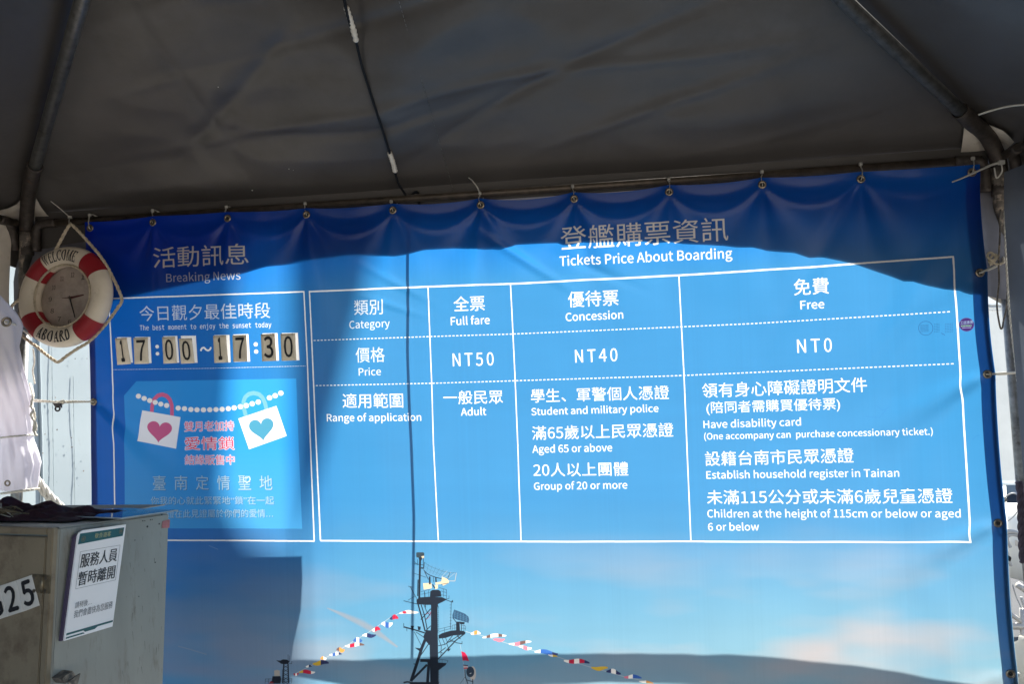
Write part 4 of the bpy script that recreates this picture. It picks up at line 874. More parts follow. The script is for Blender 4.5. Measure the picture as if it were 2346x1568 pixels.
def disp(x, z):
    h = ztop(x)-z; y = 0.0
    y += 0.011*mnoise.noise(Vector((x*1.15, z*0.9, 1.0))) + 0.004*mnoise.noise(Vector((x*2.6+z*1.4, z*1.1, 3.0)))*min(1, max(0, (2.1-x)*2)) + 0.0028*mnoise.noise(Vector((x*7, z*1.4, 5.0))) + 0.0012*mnoise.noise(Vector((x*14, z*6, 9.0)))
    if h < 0.75:
        for i, (a, b2) in enumerate(zip(gx, gz)):
            dx, dh = x-a, b2-z; r = math.hypot(dx, dh)
            if r < 0.75 and dh > -0.02:
                th = math.atan2(dx, max(dh, 1e-4)); k = 7.5+1.2*math.sin(i*2.1)
                y -= AMP[i]*math.exp(-r/0.20)*min(1, r/0.05)*math.cos(th*k+math.sin(i*1.7)*0.5)*math.exp(-(th/0.9)**4)
                y -= AMP[i]*0.9*math.exp(-((dx-0.16*dh*math.sin(i*2.3+0.6))/(0.016+0.10*max(dh, 0)))**2)*math.exp(-((dh-0.16)/0.15)**2)
        for i in range(len(gx)-1):
            u = (x-gx[i])/(gx[i+1]-gx[i])
            if -0.02 < u < 1.02:
                hc = 0.022 + SWAG[i]*4*max(u*(1-u), 0)**(0.9)
                y -= SWAG_A*math.exp(-((h-hc)/0.0095)**2)*min(1, 9*max(u*(1-u), 0)*4)*(0.5 if i in (0, 9) else 1.0)
                y += 0.006*math.exp(-((h-hc*0.4)/0.02)**2)*4*max(u*(1-u), 0)
    for i, g in enumerate(g_r):                                    # pulls from the side eyelets
        dx, dz = g[0]-x, z-g[2]
        for ang, am, wd, ln in (((math.radians(28), 0.014, 0.016, 0.36), (math.radians(42), -0.007, 0.02, 0.30)) if i else ((math.radians(30), 0.006, 0.02, 0.25),)):
            t = dx*math.cos(ang) - dz*math.sin(ang)*1.0; w = dx*math.sin(ang) + dz*math.cos(ang)
            if t > 0: y += am*math.exp(-(w/(wd+0.12*t))**2)*math.exp(-t/ln)*min(1, t/0.04)
    for g in g_l:
        dx, dz = x-g[0], z-g[2]
        for ang, am, wd in ((math.radians(38), 0.014, 0.012), (math.radians(52), -0.009, 0.012), (math.radians(12), 0.005, 0.02), (math.radians(-30), 0.005, 0.02)):
            t = dx*math.cos(ang) - dz*math.sin(ang); w = dx*math.sin(ang) + dz*math.cos(ang)
            if t > 0: y += am*math.exp(-(w/(wd+0.10*t))**2)*math.exp(-t/0.22)*min(1, t/0.03)
    for (ax, az), ang, ln, am, wd in (((0.75, 0.085), -35, 0.16, 0.007, 0.012), ((1.02, 0.02), -25, 0.12, -0.004, 0.012), ((0.30, 0.02), -30, 0.12, 0.004, 0.01), ((0.28, -0.06), -20, 0.1, 0.004, 0.008), ((1.75, 0.05), 60, 0.3, 0.005, 0.03), ((2.0, -0.15), 58, 0.4, 0.005, 0.04), ((-0.3, -0.1), 70, 0.3, 0.004, 0.03)):
        c, s = math.cos(math.radians(ang)), math.sin(math.radians(ang)); dx, dz = x-ax, (z-GZ)-az
        t, w = dx*c+dz*s, -dx*s+dz*c
        if abs(t) < ln*2.5 and abs(w) < wd*5: y += am*math.exp(-(w/wd)**2)*math.exp(-(t/ln)**2)
    return y
banner = thing('ticket_banner', 'large blue vinyl ticket price banner with white lettering tied under the tent rail', 'banner', (0.68, 0, ZB))
NU, NV = 340, 180
bm = bmesh.new(); uvl = bm.loops.layers.uv.new('UVMap'); co = {}
grid = []
for i in range(NU+1):
    row = []
    for j in range(NV+1):
        v = (j/NV); z = None
        xa = xl(GZ) + (xr(GZ)-xl(GZ))*i/NU; zt = ztop(xa); z = ZB + (zt-ZB)*v
        x = xl(z) + (xr(z)-xl(z))*i/NU
        vert = bm.verts.new((x, disp(x, z), z)); co[vert] = ((x-BX0)/(BX1-BX0), (z-GZ-BZ0)/(BZ1-BZ0)); row.append(vert)
    grid.append(row)
for i in range(NU):
    for j in range(NV):
        f = bm.faces.new((grid[i][j], grid[i+1][j], grid[i+1][j+1], grid[i][j+1]))
        for l in f.loops: l[uvl].uv = co[l.vert]
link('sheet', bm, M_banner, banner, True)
# the valance, hanging behind the rail and pressed against the banner's back
bm = bmesh.new()
def vf(u, v):
    x = (CL[0]-0.044) + (CRn[0]-CL[0]+0.088)*u; zt = ZR+0.05; zb = np.interp(x, hx, hz)
    z = zt + (zb-zt)*v; k = min(1, max(0, (v-0.12)/0.5)); k = k*k*(3-2*k); near = disp(min(max(x, -0.88), 2.23), min(z, GZ+0.25)) + 0.007 if -0.9 < x < 2.25 else 0.03
    return (x, VY*(1-k) + near*k, z)
sheet(bm, vf, 240, 10); link('valance', bm, M_valance, tent, True)
bm = bmesh.new()      # dark strip added behind the rail to hide the lit valance
sheet(bm, lambda u, v: ((CL[0]+0.02)*(1-u)+(CRn[0]-0.02)*u, 0.072, ZR+0.045 - v*(0.065 if (CL[0]+0.02)*(1-u)+(CRn[0]-0.02)*u > -0.86 else 0.20)), 200, 3); link('valance_cover_strip', bm, M_canopy, tent)
def hem_strip(fn, n):
    bm = bmesh.new()
    def f(u, v):
        x, z = fn(u, v); return (x, disp(x, z)+0.0025, z)
    sheet(bm, f, n, 6); return link('hem', bm, M_hem, banner, True)
hem_strip(lambda u, v: (xr(ZB+(GZ+0.285-ZB)*u) - 0.043*v, ZB+(GZ+0.285-ZB)*u), 150)
hem_strip(lambda u, v: (xl(0) + 0.024*v, ZB+(GZ+0.285-ZB)*u), 150)
bm = bmesh.new(); tube(bm, [(xr(z)-0.009, disp(xr(z)-0.009, z)+0.006, z) for z in np.linspace(ZB, GZ+0.28, 120)], 0.006, 6); link('edge_cord', bm, M_hem, banner, True)
bm = bmesh.new(); tube(bm, [(xl(z)+0.006, disp(xl(z)+0.006, z)+0.006, z) for z in np.linspace(ZB, GZ+0.28, 120)], 0.005, 6); link('edge_cord', bm, M_hem, banner, True)
def eyelet(g):
    bm = bmesh.new(); c = (g[0], disp(g[0], g[2])-0.0035, g[2]); ring(bm, c, (0, 1, 0), 0.0098, 0.0042, 22, 8, 0.7); link('eyelet', bm, M_brass, banner, True)
    bm = bmesh.new(); disc(bm, (g[0], c[1]-0.0001, g[2]), (0, 1, 0), 0.0072, 0.0016, 16); link('eyelet_hole', bm, M_ink, banner)
for g in g_top + g_r + g_l: eyelet(g)

# number plates laid over the printed pockets
PLATES = [('1', ((295, 970), (410, 962), (448, 1220), (316, 1230)), 'beige number plate with a narrow black 1, first plate beside the lifebuoy'),
          ('7', ((474, 966), (612, 958), (622, 1218), (482, 1222)), 'beige number plate with a streaky faded 7, right after the first 1'),
          ('0', ((752, 958), (880, 952), (900, 1212), (764, 1218)), 'beige plate with black 0 and a taped lower edge, right after the first colon'),
          ('0', ((917, 972), (1050, 970), (1075, 1212), (940, 1218)), 'beige plate with black 0 slipped to the left, just before the tilde'),
          ('1', ((1260, 945), (1385, 938), (1408, 1205), (1268, 1210)), 'beige number plate with a black 1, right after the tilde'),
          ('7', ((1450, 940), (1588, 935), (1600, 1198), (1460, 1200)), 'darker plate with bold black 7 in the bright light streak'),
          ('3', ((1730, 930), (1865, 922), (1880, 1190), (1742, 1195)), 'beige number plate with a bold 3 whose lower half is faded'),
          ('0', ((1918, 925), (2062, 920), (2075, 1185), (1930, 1190)), 'beige number plate with a tall black 0, last of the time row')]
def bil(q, u, v):            # q: TL TR BR BL; v from the bottom
    q = [np.asarray(k) for k in q]; return (q[3]*(1-u)+q[2]*u)*(1-v) + (q[0]*(1-u)+q[1]*u)*v
for k, (ch, q, lab) in enumerate(PLATES):
    corners = []
    for x, y in q:
        p = FP(250+x/3.3514, 700+y/3.3514, 0.0); corners.append(np.array([p[0], disp(p[0], p[2])-0.0042, p[2]]))
    cen = sum(corners)/4; root = thing('number_plate', lab, 'number plate', tuple(cen), 'number plates showing the sunset time')
    curl = 0.004*math.sin(k*2.7+1)
    def pm(u, v, off=0.0, cs=corners, curl=curl):
        p = bil(cs, u, v); return (p[0], p[1] - abs(curl)*(u-0.5)**2*4 - off - 0.002*abs(math.sin(k+v*2))*u, p[2])
    bm = bmesh.new(); g = sheet(bm, lambda u, v: pm(u, v), 6, 8); r = bmesh.ops.extrude_face_region(bm, geom=list(bm.faces))
    for v in r['geom']:
        if isinstance(v, bmesh.types.BMVert): v.co.y += 0.0018
    recalc(bm); link('plate', bm, M_plate, root, True)
    w0, w1 = {'1': (0.34, 0.58), '7': (0.20, 0.80), '0': (0.20, 0.78), '3': (0.18, 0.80)}[ch]
    text_mesh('digit', ch, lambda a, b2: pm(w0+(w1-w0)*a, 0.13+0.77*b2, 0.0012), M_ink, root, F_CJK, {'0': 0.02, '1': 0.07, '7': 0.02, '3': 0.035}[ch])

# ================================================================== cable ties
def cable_tie(label, g, head, tail=None, group=None, kind='rail'):
    root = thing('cable_tie', label, 'cable tie', tuple(g), group)
    bm = bmesh.new()
    if kind == 'rail':
        top = head.copy(); front = g + np.array([0, -0.006, 0]); mid = (front+top)/2 + np.array([0, -0.006, 0]); mid[0] += 0.004*math.sin(g[0]*7)
        pts = catmull([g + np.array([0, 0.004, -0.004]), front, mid, top + np.array([0, -0.004, -0.01]), top], 5); back = catmull([top, top + np.array([0, 0.022, 0.004]), np.array([g[0], RY+RAIL_R+0.004, ZR]), g + np.array([0, 0.02, 0.012]), g + np.array([0, 0.004, -0.004])], 5)
        tube(bm, pts, 0.0026, 6, 0.0014); tube(bm, back, 0.0026, 6, 0.0014)
    else:
        d = head-g; tube(bm, catmull([g + np.array([0, 0.004, 0]), g + np.array([0, -0.006, 0]), g + d*0.5 + np.array([0, -0.004, 0]), head], 5), 0.0034, 6, 0.0018)
        tube(bm, catmull([head, g + d*0.5 + np.array([0, 0.012, -0.004]), g + np.array([0, 0.006, 0])], 5), 0.0034, 6, 0.0018)
    link('strap', bm, M_tie, root, True)
    bm = bmesh.new(); h = Vector(head); box(bm, h-Vector((0.0052, 0.005, 0.0058)), h+Vector((0.0052, 0.005, 0.0058))); bmesh.ops.bevel(bm, geom=list(bm.edges), offset=0.0014, segments=2, affect='EDGES'); link('head', bm, M_tie, root, True)
    if tail is not None:
        bm = bmesh.new(); n = len(tail)*4; q = catmull(tail, 5); tube(bm, q, list(np.linspace(0.0026, 0.0014, len(q))), 6); link('tail', bm, M_tie, root, True)
    return root
HEADS = [(262, 628.6), (446, 616), (661.6, 605), (891.5, 595), (1143, 589), (1402, 564.7), (1673, 544.6), (1954, 523.7), (2226, 502), (2514.5, 479.5), (2842.7, 463)]
TL = ['white cable tie at the top left corner of the banner, nearest the lifebuoy', 'white cable tie above the left half of the Breaking News heading', 'white cable tie above the right end of the Breaking News heading',
      'white cable tie between the Breaking News heading and the black hanging cable', 'white cable tie just left of where the black cable meets the rail', 'white cable tie with a long curved tail sticking up from the rail',
      'white cable tie above the first characters of the ticket price heading', 'white cable tie above the middle of the ticket price heading', 'white cable tie just right of the ticket price heading', 'white cable tie on the banner top edge above the Free column', 'white cable tie at the top right corner eyelet, over the beige patch']
for k, ((x, y), g) in enumerate(zip(HEADS, g_top)):
    hd = FP(x, y, RY-RAIL_R-0.006); tl = None
    if k == 5: tl = [hd] + [FP(a, b2, RY-0.05) for a, b2 in ((1396, 550), (1388, 538), (1378, 526), (1369, 519))]
    cable_tie(TL[k], g, hd, tl, 'cable ties along the top edge of the banner')
RH = [((2942, 763), 'dull white cable tie from the shaded right edge eyelet to the post'), ((2992, 1087), 'wide white cable tie pulled straight across the bright gap, right edge'), ((2932, 1529), 'short white cable tie beside the heart shaped wire'), ((2975, 1973), 'cable tie at the lowest visible eyelet, bottom right corner')]
for k, ((x, y), lab) in enumerate(RH):
    cable_tie(lab, g_r[k], FP(x, y, 0.03), None, 'cable ties along the right edge of the banner', 'side')
# long tie at the right corner
root = thing('cable_tie', 'long loose cable tie slanting across the top right corner of the banner', 'cable tie', tuple(FP(2922, 475, 0.0)))
bm = bmesh.new(); q = catmull([FP(2925, 475, -0.035), FP(2900, 481, -0.03), FP(2850, 503, -0.03), FP(2815, 519, -0.03), FP(2782, 532, -0.03)], 5); tube(bm, q, list(np.linspace(0.0042, 0.0022, len(q))), 6); tube(bm, catmull([FP(2925, 475, -0.035), FP(2928, 500, 0.01), FP(2912, 520, 0.03), FP(2905, 490, 0.02)], 5), 0.0025, 6); link('strap', bm, M_tie, root, True)
bm = bmesh.new(); c = Vector(FP(2925, 475, -0.035)); box(bm, c-Vector((0.007, 0.006, 0.006)), c+Vector((0.009, 0.006, 0.006))); link('head', bm, M_tie, root)
bm = bmesh.new(); tube(bm, catmull([FP(2859, 335, -0.35), FP(2900, 322, -0.36), FP(2950, 310, -0.38), FP(3010, 304, -0.40)], 6), 0.0028, 6); tag(link('cable_tie', bm, M_tie, None, True), 'thin white tie end arching in front of the right roof panel', 'cable tie')

# ================================================================== black cable taped to the roof and hanging behind the banner
root = thing('hanging_cable', 'black cable with two white taped joints running down the roof and behind the banner', 'cable', tuple(on_rear(860, 250, 0.05)))
roofp = [(778, -60), (787, -8), (797, 38), (806, 66), (815, 92), (829, 150), (846, 205), (862, 255), (880, 310), (893, 352), (904, 392), (914, 422), (926, 442), (935, 458)]
pts = [on_rear(x, y, 0.045 + 0.008*math.sin(i)) for i, (x, y) in enumerate(roofp)]
low = []
for x, y, Y in ((933, 560, 0.07), (933, 620, 0.075), (934, 700, 0.09), (933, 800, 0.11), (936, 900, 0.14), (940, 980, 0.16), (944, 1060, 0.19), (947, 1130, 0.22), (949, 1200, 0.26), (948, 1300, 0.31), (946, 1400, 0.36), (945, 1520, 0.43)):
    low.append(to_sun(P(x, y, 0.0), Y))
j = np.array([low[0][0], 0.055, ZR+0.02])
bm = bmesh.new(); tube(bm, catmull(pts, 6), 0.0042, 8); link('cable', bm, M_cable, root, True)
bm = bmesh.new(); tube(bm, catmull([pts[-1], j] + low, 6), 0.0048, 8); link('cable', bm, M_cable, root, True)
for (a, b2) in (((793, 16), (816, 94)), ((892.5, 350), (905, 393))):
    bm = bmesh.new(); q = [on_rear(a[0]+(b2[0]-a[0])*t + 1.2*math.sin(t*3), a[1]+(b2[1]-a[1])*t, 0.046) for t in np.linspace(0, 1, 22)]
    tube(bm, q, [0.0074 + 0.0014*math.sin(i*2.3) + 0.001*random.random() for i in range(22)], 9); link('tape_wrap', bm, M_tape, root, True)

# ================================================================== lifebuoy clock
BC = P(150.9, 680.5, -0.09); BR_, Br_ = 0.150, 0.037
Mb = Matrix.Rotation(-0.035, 4, 'Z') @ Matrix.Rotation(-0.12, 4, 'X'); Mb.translation = Vector(BC)
buoy = thing('lifebuoy_clock', 'cream and red lifebuoy clock lettered WELCOME ABOARD hanging at the left corner', 'clock', tuple(BC))
def bp(ang, phi, extra=0.0):    # ring surface; phi = 0 faces the viewer, +90 outward
    rho = BR_ + (Br_+extra)*math.sin(phi); y = -(Br_*0.92+extra)*math.cos(phi); return Mb @ Vector((rho*math.cos(ang), y, rho*math.sin(ang)))
def ring_part(name, a0, a1, m, extra=0.0, n=40):
    bm = bmesh.new(); rows = []; full = abs(a1-a0) > 6.2
    for i in range(n+1 if not full else n):
        a = a0+(a1-a0)*i/n; rows.append([bm.verts.new(bp(a, 2*PI*j/20, extra)) for j in range(20)])
    k = len(rows)
    for i in range(k if full else k-1):
        for j in range(20): bm.faces.new((rows[i][j], rows[(i+1) % k][j], rows[(i+1) % k][(j+1) % 20], rows[i][(j+1) % 20]))
    recalc(bm); return link(name, bm, m, buoy, True)
ring_part('ring', 0, 2*PI, M_buoy, 0, 72)
for c in (43, 137, 221, 312): ring_part('band', math.radians(c-14), math.radians(c+14), M_red, 0.0016, 14)
bm = bmesh.new(); disc(bm, Mb @ Vector((0, 0.030, 0)), Mb.to_3x3() @ Vector((0, -1, 0)), 0.137, 0.004, 48); link('clock_face', bm, M_dial, buoy)
fy = 0.0255
for h in range(12):
    a = PI/2 - h*PI/6; text_mesh('numeral', str(12 if h == 0 else h), (lambda u, v, a=a: Mb @ Vector((0.088*math.cos(a)+(u-0.5)*0.014, fy, 0.088*math.sin(a)+(v-0.5)*0.017))), M_inkfade, buoy, F_CJK, 0.02)
def hand(name, ang, l, tail, w, m, y):
    d = Vector((math.cos(ang), 0, math.sin(ang))); n = Vector((-d.z, 0, d.x)); bm = bmesh.new()
    slab(bm, [Mb @ (n*w*0.6 - d*tail + Vector((0, y, 0))), Mb @ (-n*w*0.6 - d*tail + Vector((0, y, 0))), Mb @ (-n*w + Vector((0, y, 0))), Mb @ (-n*w*0.45 + d*l + Vector((0, y, 0))), Mb @ (n*w*0.45 + d*l + Vector((0, y, 0))), Mb @ (n*w + Vector((0, y, 0)))], Mb.to_3x3() @ Vector((0, -0.0012, 0))); recalc(bm); link(name, bm, m, buoy)
hand('hour_hand', math.radians(9), 0.056, 0.006, 0.0042, M_hand, 0.022); hand('second_hand', math.radians(181), 0.030, 0.004, 0.0016, M_hand, 0.017); hand('minute_hand', math.radians(-70), 0.080, 0.008, 0.0026, M_ink, 0.0195)
bm = bmesh.new(); disc(bm, Mb @ Vector((0, 0.022, 0)), Mb.to_3x3() @ Vector((0, -1, 0)), 0.004, 0.008, 12); link('hub', bm, M_brass, buoy)
bm = bmesh.new(); rope(bm, [Mb @ Vector((0.1145*math.cos(t), -0.018, 0.1145*math.sin(t))) for t in np.linspace(0, 2*PI, 70)], 0.0042, 0.012); link('inner_cord', bm, M_ropec, buoy, True)
# outer rope, led through the red bands
RPY = -0.085
rope_px = [(160, 514), (146, 538), (124, 580), (106, 612), (93, 640), (70, 672), (40, 690), (27, 703), (24, 722), (30, 745), (50, 768), (70, 785), (86, 796), (100, 808), (118, 822), (129, 829), (136, 829), (150, 818), (176, 800), (200, 786), (222, 766), (245, 740), (268, 708), (279, 688), (270, 660), (258, 635), (246, 612), (226, 582), (200, 552), (180, 530), (166, 516), (160, 513)]
bm = bmesh.new(); rope(bm, catmull([P(x, y, RPY + (0.0 if 100 < x < 240 else 0.01)) for x, y in rope_px], 5), 0.0058, 0.018); link('grab_rope', bm, M_ropec, buoy, True)
# serif lettering set round the ring
def glyph(ch):
    s = 0.085; out = []
    R = lambda x0, y0, x1, y1: out.append([(x0, y0), (x1, y0), (x1, y1), (x0, y1)])
    def bowl(cx, cy, rx, ry, tx, ty, a0, a1, n=16):
        o = [(cx+rx*math.cos(t), cy+ry*math.sin(t)) for t in np.linspace(a0, a1, n)]; i = [(cx+(rx-tx)*math.cos(t), cy+(ry-ty)*math.sin(t)) for t in np.linspace(a0, a1, n)]
        for k in range(n-1): out.append([o[k], o[k+1], i[k+1], i[k]])
    Q = lambda *p: out.append(list(p))
    if ch in 'LEBRD': R(0.08, 0, 0.34, 1); R(0, 0, 0.42, s); R(0, 1-s, 0.40, 1)
    if ch == 'L': R(0.3, 0, 0.95, s); Q((0.95, 0), (0.95, 0.30), (0.88, 0.30), (0.78, 0.05))
    if ch == 'E':
        R(0.3, 0, 0.95, s); R(0.3, 1-s, 0.92, 1); R(0.3, 0.48, 0.7, 0.53); Q((0.95, 0), (0.95, 0.28), (0.88, 0.28), (0.78, 0.05)); Q((0.92, 1), (0.92, 0.74), (0.85, 0.74), (0.76, 0.95)); R(0.66, 0.38, 0.72, 0.63)
    if ch == 'O': bowl(0.5, 0.5, 0.5, 0.5, 0.28, 0.08, 0, 2*PI, 30)
    if ch == 'C': bowl(0.52, 0.5, 0.52, 0.5, 0.28, 0.085, 0.75, 2*PI-0.75, 26); R(0.86, 0.68, 0.92, 0.98); R(0.88, 0.16, 0.93, 0.30)
    if ch == 'D': bowl(0.3, 0.5, 0.7, 0.5, 0.28, 0.085, -PI/2, PI/2)
    if ch == 'B': bowl(0.3, 0.755, 0.52, 0.245, 0.25, 0.08, -PI/2, PI/2); bowl(0.3, 0.265, 0.62, 0.265, 0.26, 0.08, -PI/2, PI/2)
    if ch == 'R': bowl(0.3, 0.745, 0.55, 0.255, 0.26, 0.08, -PI/2, PI/2); Q((0.38, 0.5), (0.64, 0.5), (0.98, s), (0.70, s)); R(0.72, 0, 1.02, s)
    if ch == 'A': Q((0.42, 1), (0.58, 1), (0.27, 0), (0.15, 0)); Q((0.42, 1), (0.60, 1), (0.95, 0), (0.64, 0)); R(0.28, 0.30, 0.72, 0.39); R(0.02, 0, 0.36, s); R(0.58, 0, 1.0, s)
    if ch == 'W': Q((0.06, 1), (0.22, 1), (0.36, 0), (0.28, 0)); Q((0.28, 0), (0.36, 0), (0.54, 1), (0.48, 1)); Q((0.46, 1), (0.60, 1), (0.74, 0), (0.66, 0)); Q((0.66, 0), (0.74, 0), (0.94, 1), (0.88, 1)); R(0, 1-s, 0.30, 1); R(0.40, 1-s, 0.66, 1); R(0.80, 1-s, 1.0, 1)
    if ch == 'M': R(0.07, 0, 0.17, 1); R(0.72, 0, 0.94, 1); Q((0.06, 1), (0.24, 1), (0.54, 0), (0.46, 0)); Q((0.46, 0), (0.54, 0), (0.80, 1), (0.74, 1)); R(0, 0, 0.24, s); R(0.68, 0, 1.0, s); R(0, 1-s, 0.2, 1); R(0.76, 1-s, 1.0, 1)
    return out
def ring_word(word, centre, span, top):
    n = len(word); lw = {'W': 1.25, 'M': 1.2, 'O': 1.0, 'C': 0.95}; ws = [lw.get(c, 0.85) for c in word]; tot = sum(ws); acc = 0
    for c, w in zip(word, ws):
        mid = (acc+w/2)/tot-0.5; acc += w; a = centre - span*mid if top else centre + span*mid; bm = bmesh.new()
        half = span*w/tot*0.43
        for q in glyph(c):
            vs = []
            for x, y in q:
                aa = a - (x-0.5)*2*half if top else a + (x-0.5)*2*half
                rho = BR_ + ((y-0.5) if top else (0.5-y))*0.040
                vs.append(bm.verts.new(bp(aa, math.asin(max(-1, min(1, (rho-BR_)/Br_))), 0.0009)))
            bm.faces.new(vs)
        bmesh.ops.subdivide_edges(bm, edges=[e for e in bm.edges if e.calc_length() > 0.008], cuts=3, use_grid_fill=True)
        bmesh.ops.triangulate(bm, faces=bm.faces)
        Mi = Mb.inverted()
        for v in bm.verts:
            p = Mi @ v.co; rho = math.hypot(p.x, p.z); p.y = -math.sqrt(max(Br_**2-(rho-BR_)**2, 0))*0.92 - 0.0013; v.co = Mb @ p
        link('letter', bm, M_ink, buoy)
ring_word('WELCOME', math.radians(94), math.radians(56), True); ring_word('ABOARD', math.radians(265), math.radians(53), False)
root = thing('cable_tie', 'thin white tie that hangs the lifebuoy rope from the rail, its end poking up', 'cable tie', tuple(P(160, 505, 0)))
bm = bmesh.new(); tube(bm, catmull([P(160, 515, -0.087), P(158, 508, -0.06), P(160, 499, 0.02), P(163, 505, 0.07), P(161, 513, 0.0), P(160, 515, -0.087)], 5), 0.0022, 6); link('strap', bm, M_tie, root, True)
bm = bmesh.new(); tube(bm, catmull([P(160, 498, 0.01), P(150, 489, -0.01), P(135, 476, -0.03), P(116, 461, -0.05)], 5), 0.0016, 6); link('tail', bm, M_tie, root, True)
bm = bmesh.new(); c = Vector(P(160, 498, 0.01)); box(bm, c-Vector((.005, .005, .005)), c+Vector((.005, .005, .005))); link('head', bm, M_tie, root)

# ================================================================== tied-up white curtain at the left post
curt = thing('rolled_curtain', 'white vinyl curtain bundled round the left post and tied with cord', 'curtain', tuple(P(45, 1120, -0.05)))
prof = [(500, -225, 62, -0.95), (600, -150, 70, -0.75), (660, -112, 85, -0.60), (720, -62, 82, -0.45), (747, -38, 74, -0.38), (800, -12, 50, -0.28), (850, 6, 43, -0.20), (900, 20, 40, -0.13), (930, 28, 40, -0.10), (960, 33, 37, -0.07), (985, 37, 35, -0.05), (1002, 37, 32, -0.04), (1015, 39, 34, -0.04), (1040, 43, 39, -0.05), (1065, 46, 42, -0.05), (1090, 44, 39, -0.05), (1112, 44, 36, -0.05), (1121, 44, 34, -0.05)]
ys = np.array([p[0] for p in prof], float); bm = bmesh.new(); rows = []; NR = 64
for y in np.linspace(500, 1121, 78):
    cx, r, Y = (np.interp(y, ys, [p[k] for p in prof]) for k in (1, 2, 3)); c = P(cx, y, Y); rad = np.linalg.norm(P(cx+r, y, Y)-c); row = []
    tie = math.exp(-((y-1000)/22)**2)
    for j in range(NR):
        t = 2*PI*j/NR
        rr = rad*(0.78 + 0.17*abs(math.sin(2.5*t+y*0.006+0.8*mnoise.noise(Vector((0, 0, y*0.01)))))**0.7*(1-0.3*tie) + 0.05*math.sin(11*t-y*0.02) + 0.09*mnoise.noise(Vector((math.cos(t)*1.6, math.sin(t)*1.6, y*0.012))) + 0.04*tie*math.sin(17*t))
        row.append(bm.verts.new((c[0]+rr*math.cos(t), c[1]+rr*0.85*math.sin(t), c[2])))
    rows.append(row)
for i in range(len(rows)-1):
    for j in range(NR): bm.faces.new((rows[i][j], rows[i][(j+1) % NR], rows[i+1][(j+1) % NR], rows[i+1][j]))
recalc(bm); link('cloth', bm, M_curtain, curt, True)
def loop_px(y, cx, r, Y, tilt=4, rr=0.0035, name='tie_cord'):
    bm = bmesh.new(); c = P(cx, y, Y); rad = np.linalg.norm(P(cx+r, y, Y)-c)
    rope(bm, [c + np.array([rad*math.cos(t), rad*0.9*math.sin(t), 0.0015*tilt*math.cos(t+0.6)]) for t in np.linspace(0, 2*PI, 30)], rr, 0.014); link(name, bm, M_ropew, curt, True)
loop_px(1001, 37, 33, -0.04); loop_px(1126, 46, 34, -0.05, 6, 0.004)
bm = bmesh.new(); ring(bm, P(15, 738, -0.47), (0.3, -1, 0.1), 0.012, 0.004, 18, 8); ring(bm, P(17, 1108, -0.135), (0.1, -1, 0), 0.009, 0.003, 18, 8); link('eyelet', bm, M_brass, curt, True)
bm = bmesh.new(); rope(bm, catmull([P(13, 738, -0.48), P(30, 742, -0.4), P(45, 752, -0.3), P(60, 762, -0.15), P(72, 772, 0.02)], 5), 0.004, 0.014); link('tie_cord', bm, M_ropew, curt, True)
bm = bmesh.new(); rope(bm, catmull([P(69, 880, -0.02), P(76, 905, -0.08), P(72, 925, -0.09), P(78, 945, -0.08), P(80, 965, -0.08), P(77, 985, -0.08), P(84, 1000, -0.08)], 5), 0.0045, 0.014); rope(bm, catmull([P(70, 930, -0.09), P(77, 940, -0.1), P(71, 950, -0.1), P(75, 960, -0.09), P(82, 972, -0.08), P(82, 988, -0.08)], 5), 0.0045, 0.014); link('tie_cord', bm, M_ropew, curt, True)
bm = bmesh.new(); rope(bm, catmull([P(76, 800, -0.02), P(79, 830, 0.0), P(75, 850, 0.0), P(80, 880, 0.0)], 5), 0.003, 0.014); link('tie_cord', bm, M_ropew, curt, True)
# cord across the gap, and the clip on it
root = thing('tie_string', 'twisted pale string stretched across the bright gap to the left banner eyelet', 'string', tuple(P(140, 920, 0)))
for dy, s in ((0, 1), (3, -1)):
    bm = bmesh.new(); rope(bm, catmull([P(76, 917+dy, -0.03), P(110, 919.5+dy*0.6, -0.02), P(140, 923-dy*0.8, -0.01), P(170, 921+s, 0.0), P(200, 921, 0.0), P(215, 921, -0.006)], 5), 0.0036, 0.012); link('strand', bm, M_ropew, root, True)
bm = bmesh.new(); rope(bm, catmull([P(122, 926, -0.02), P(132, 924, -0.025), P(143, 918, -0.025), P(150, 922, -0.02), P(138, 927, -0.03), P(128, 924, -0.02)], 5), 0.003, 0.012); link('knot', bm, M_ropew, root, True)
root = thing('binder_clip', 'small black binder clip hanging on the string left of the banner', 'clip', tuple(P(132, 930, -0.03)))
bm = bmesh.new(); c = P(133, 927, -0.03); s = 0.0009*16
slab(bm, [(c[0]-0.016, c[1]-0.010, c[2]+0.006), (c[0]+0.016, c[1]-0.010, c[2]+0.004), (c[0]+0.010, c[1]-0.003, c[2]-0.014), (c[0]-0.008, c[1]-0.003, c[2]-0.012)], (0, 0.012, 0)); recalc(bm); link('jaw', bm, M_ink, root)
bm = bmesh.new(); ring(bm, P(132, 937, -0.035), (0.15, -1, 0.1), 0.0085, 0.0032, 18, 8); link('handle', bm, M_ink, root, True)
# thick mooring rope, doubled
root = thing('mooring_rope', 'thick doubled laid rope slanting down behind the cabinet at the left post', 'rope', tuple(P(110, 1140, 0.12)))
for off in (0, 1):
    bm = bmesh.new(); rope(bm, catmull([P(78+off*8, 1100-off*4, 0.10), P(92+off*7, 1120-off*6, 0.10), P(108+off*7, 1140-off*6, 0.11), P(126+off*9, 1158-off*4, 0.12), P(152+off*8, 1180, 0.14), P(185+off*8, 1210, 0.16)], 6), 0.0105, 0.030, 3, 7); link('strand', bm, M_ropew, root, True)

